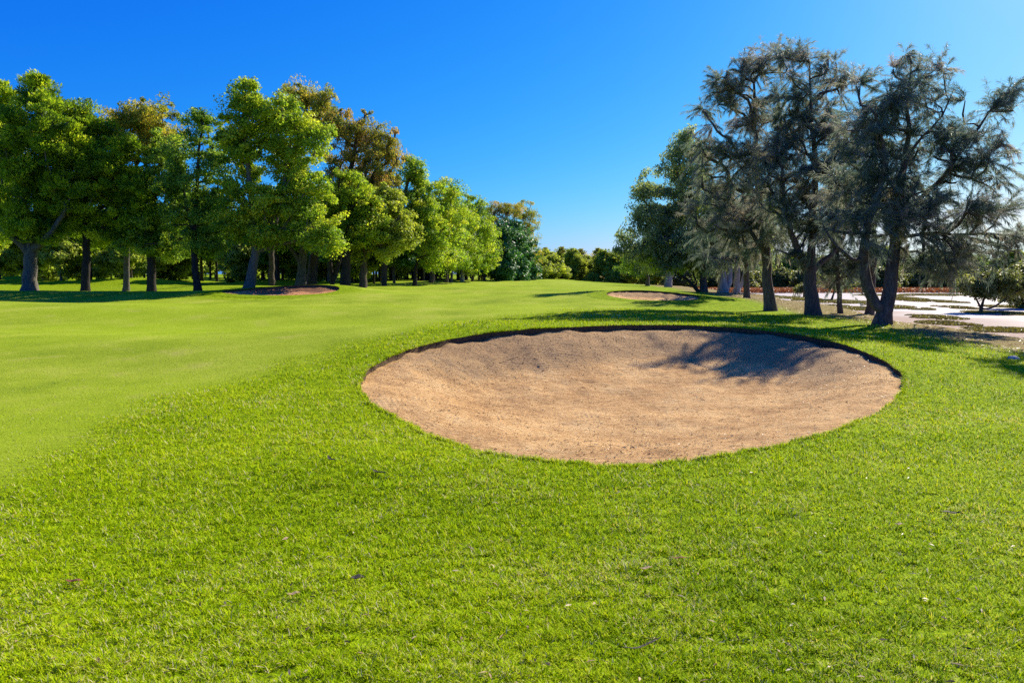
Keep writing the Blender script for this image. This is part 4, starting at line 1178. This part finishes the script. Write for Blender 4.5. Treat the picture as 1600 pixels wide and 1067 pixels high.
# ---- small things lying on the grass
def leaf_thing(name, px, py, ln, wd_, az, mat, label, cat='leaf', curl=0.25, lift=0.02):
    x, y = hit(px, py); z = float(H(x, y)) + lift
    ln, wd_ = ln * 1.35, wd_ * 1.35; z += 0.008
    n = 9; t = np.linspace(-1, 1, n)
    prof = wd_ * (1 - np.abs(t) ** 2.2) * 0.5 + 0.001
    c, s = math.cos(az), math.sin(az)
    rows = []
    for k in range(n):
        for q in (-1, 0, 1):
            u = t[k] * ln / 2; v = q * prof[k] + 0.15 * ln * curl * t[k] ** 2
            w_ = curl * ln * 0.25 * t[k] ** 2 + abs(q) * prof[k] * 0.5 + 0.003 * math.sin(5 * t[k])
            rows.append((x + u * c - v * s, y + u * s + v * c, z + w_))
    V = np.array(rows); V = np.concatenate([V, V - [0, 0, 0.0012]])
    F = []
    for k in range(n - 1):
        for q in range(2):
            a = k * 3 + q
            F.append((a, a + 1, a + 4, a + 3)); a2 = a + 3 * n; F.append((a2, a2 + 3, a2 + 4, a2 + 1))
    o = mesh_obj(name, V, [np.array(F)], mat, None, (x, y, z))
    return tag(o, label, cat)
leaf_thing('fallen_leaf', 559, 913, 0.055, 0.034, 0.3, M['dark_leaf'], 'small round black leaf on the grass, lower middle of the lawn')
leaf_thing('fallen_leaf', 1486, 808, 0.10, 0.022, 2.9, M['dark_leaf'], 'long dark curled leaf on the grass right of the bunker', curl=.5)
leaf_thing('fallen_leaf', 517, 724, 0.13, 0.022, -0.9, M['dark_leaf'], 'dark sickle-shaped leaf near the bunker\'s left front', curl=.5)
leaf_thing('fallen_leaf', 592, 744, 0.11, 0.02, -0.5, M['dark_leaf'], 'dark narrow leaf on the grass below the bunker\'s left rim', curl=.4)
leaf_thing('fallen_leaf', 116, 917, 0.07, 0.02, 0.1, M['red_leaf'], 'russet brown leaf on the grass at lower left')
leaf_thing('fallen_leaf', 447, 850, 0.045, 0.018, 1.2, M['tan_leaf'], 'upright tan leaf in the grass left of centre')
leaf_thing('fallen_leaf', 460, 938, 0.05, 0.018, 0.6, M['tan_leaf'], 'pale tan leaf in the grass above the lower edge, left of the round black leaf')
leaf_thing('fallen_leaf', 1405, 827, 0.05, 0.018, 0.2, M['tan_leaf'], 'orange-tan leaf beside the long dark curled one')
leaf_thing('fallen_leaf', 1010, 896, 0.06, 0.016, 0.4, M['tan_leaf'], 'pale curled leaf in the grass below the bunker')
leaf_thing('fallen_leaf', 1060, 879, 0.07, 0.012, 0.0, M['red_leaf'], 'straight brown leaf lying level below the bunker')
leaf_thing('fallen_twig', 1005, 1020, 0.16, 0.008, 0.5, M['dark_leaf'], 'thin bowed brown twig near the lower edge', 'twig', .3)

def build_stone():
    x, y = hit(1583, 561); z = float(H(x, y))
    rng = np.random.default_rng(4)
    n, m = 10, 18; rows = []
    for i in range(n):
        f = i / (n - 1) * np.pi / 2
        for j in range(m):
            a = j / m * 2 * np.pi
            k = 1 + 0.10 * math.sin(a * 2 + 1) + 0.06 * math.sin(a * 5 + i)
            rows.append((x + 0.115 * math.cos(f) * math.cos(a) * k, y + 0.09 * math.cos(f) * math.sin(a) * k, z - 0.015 + 0.075 * math.sin(f) * (1 + .08 * math.sin(a * 3))))
    idx = np.arange(n * m).reshape(n, m); j = np.roll(idx, -1, 1)
    F = np.stack([idx[:-1], j[:-1], j[1:], idx[1:]], -1).reshape(-1, 4)
    o = mesh_obj('stone', np.array(rows), [F], M['stone'], None, (x, y, z))
    tag(o, 'small rounded grey stone in the grass at the right edge', 'stone')
build_stone()
print('objects', len(bpy.data.objects), 'faces', sum(len(m.polygons) for m in bpy.data.meshes))
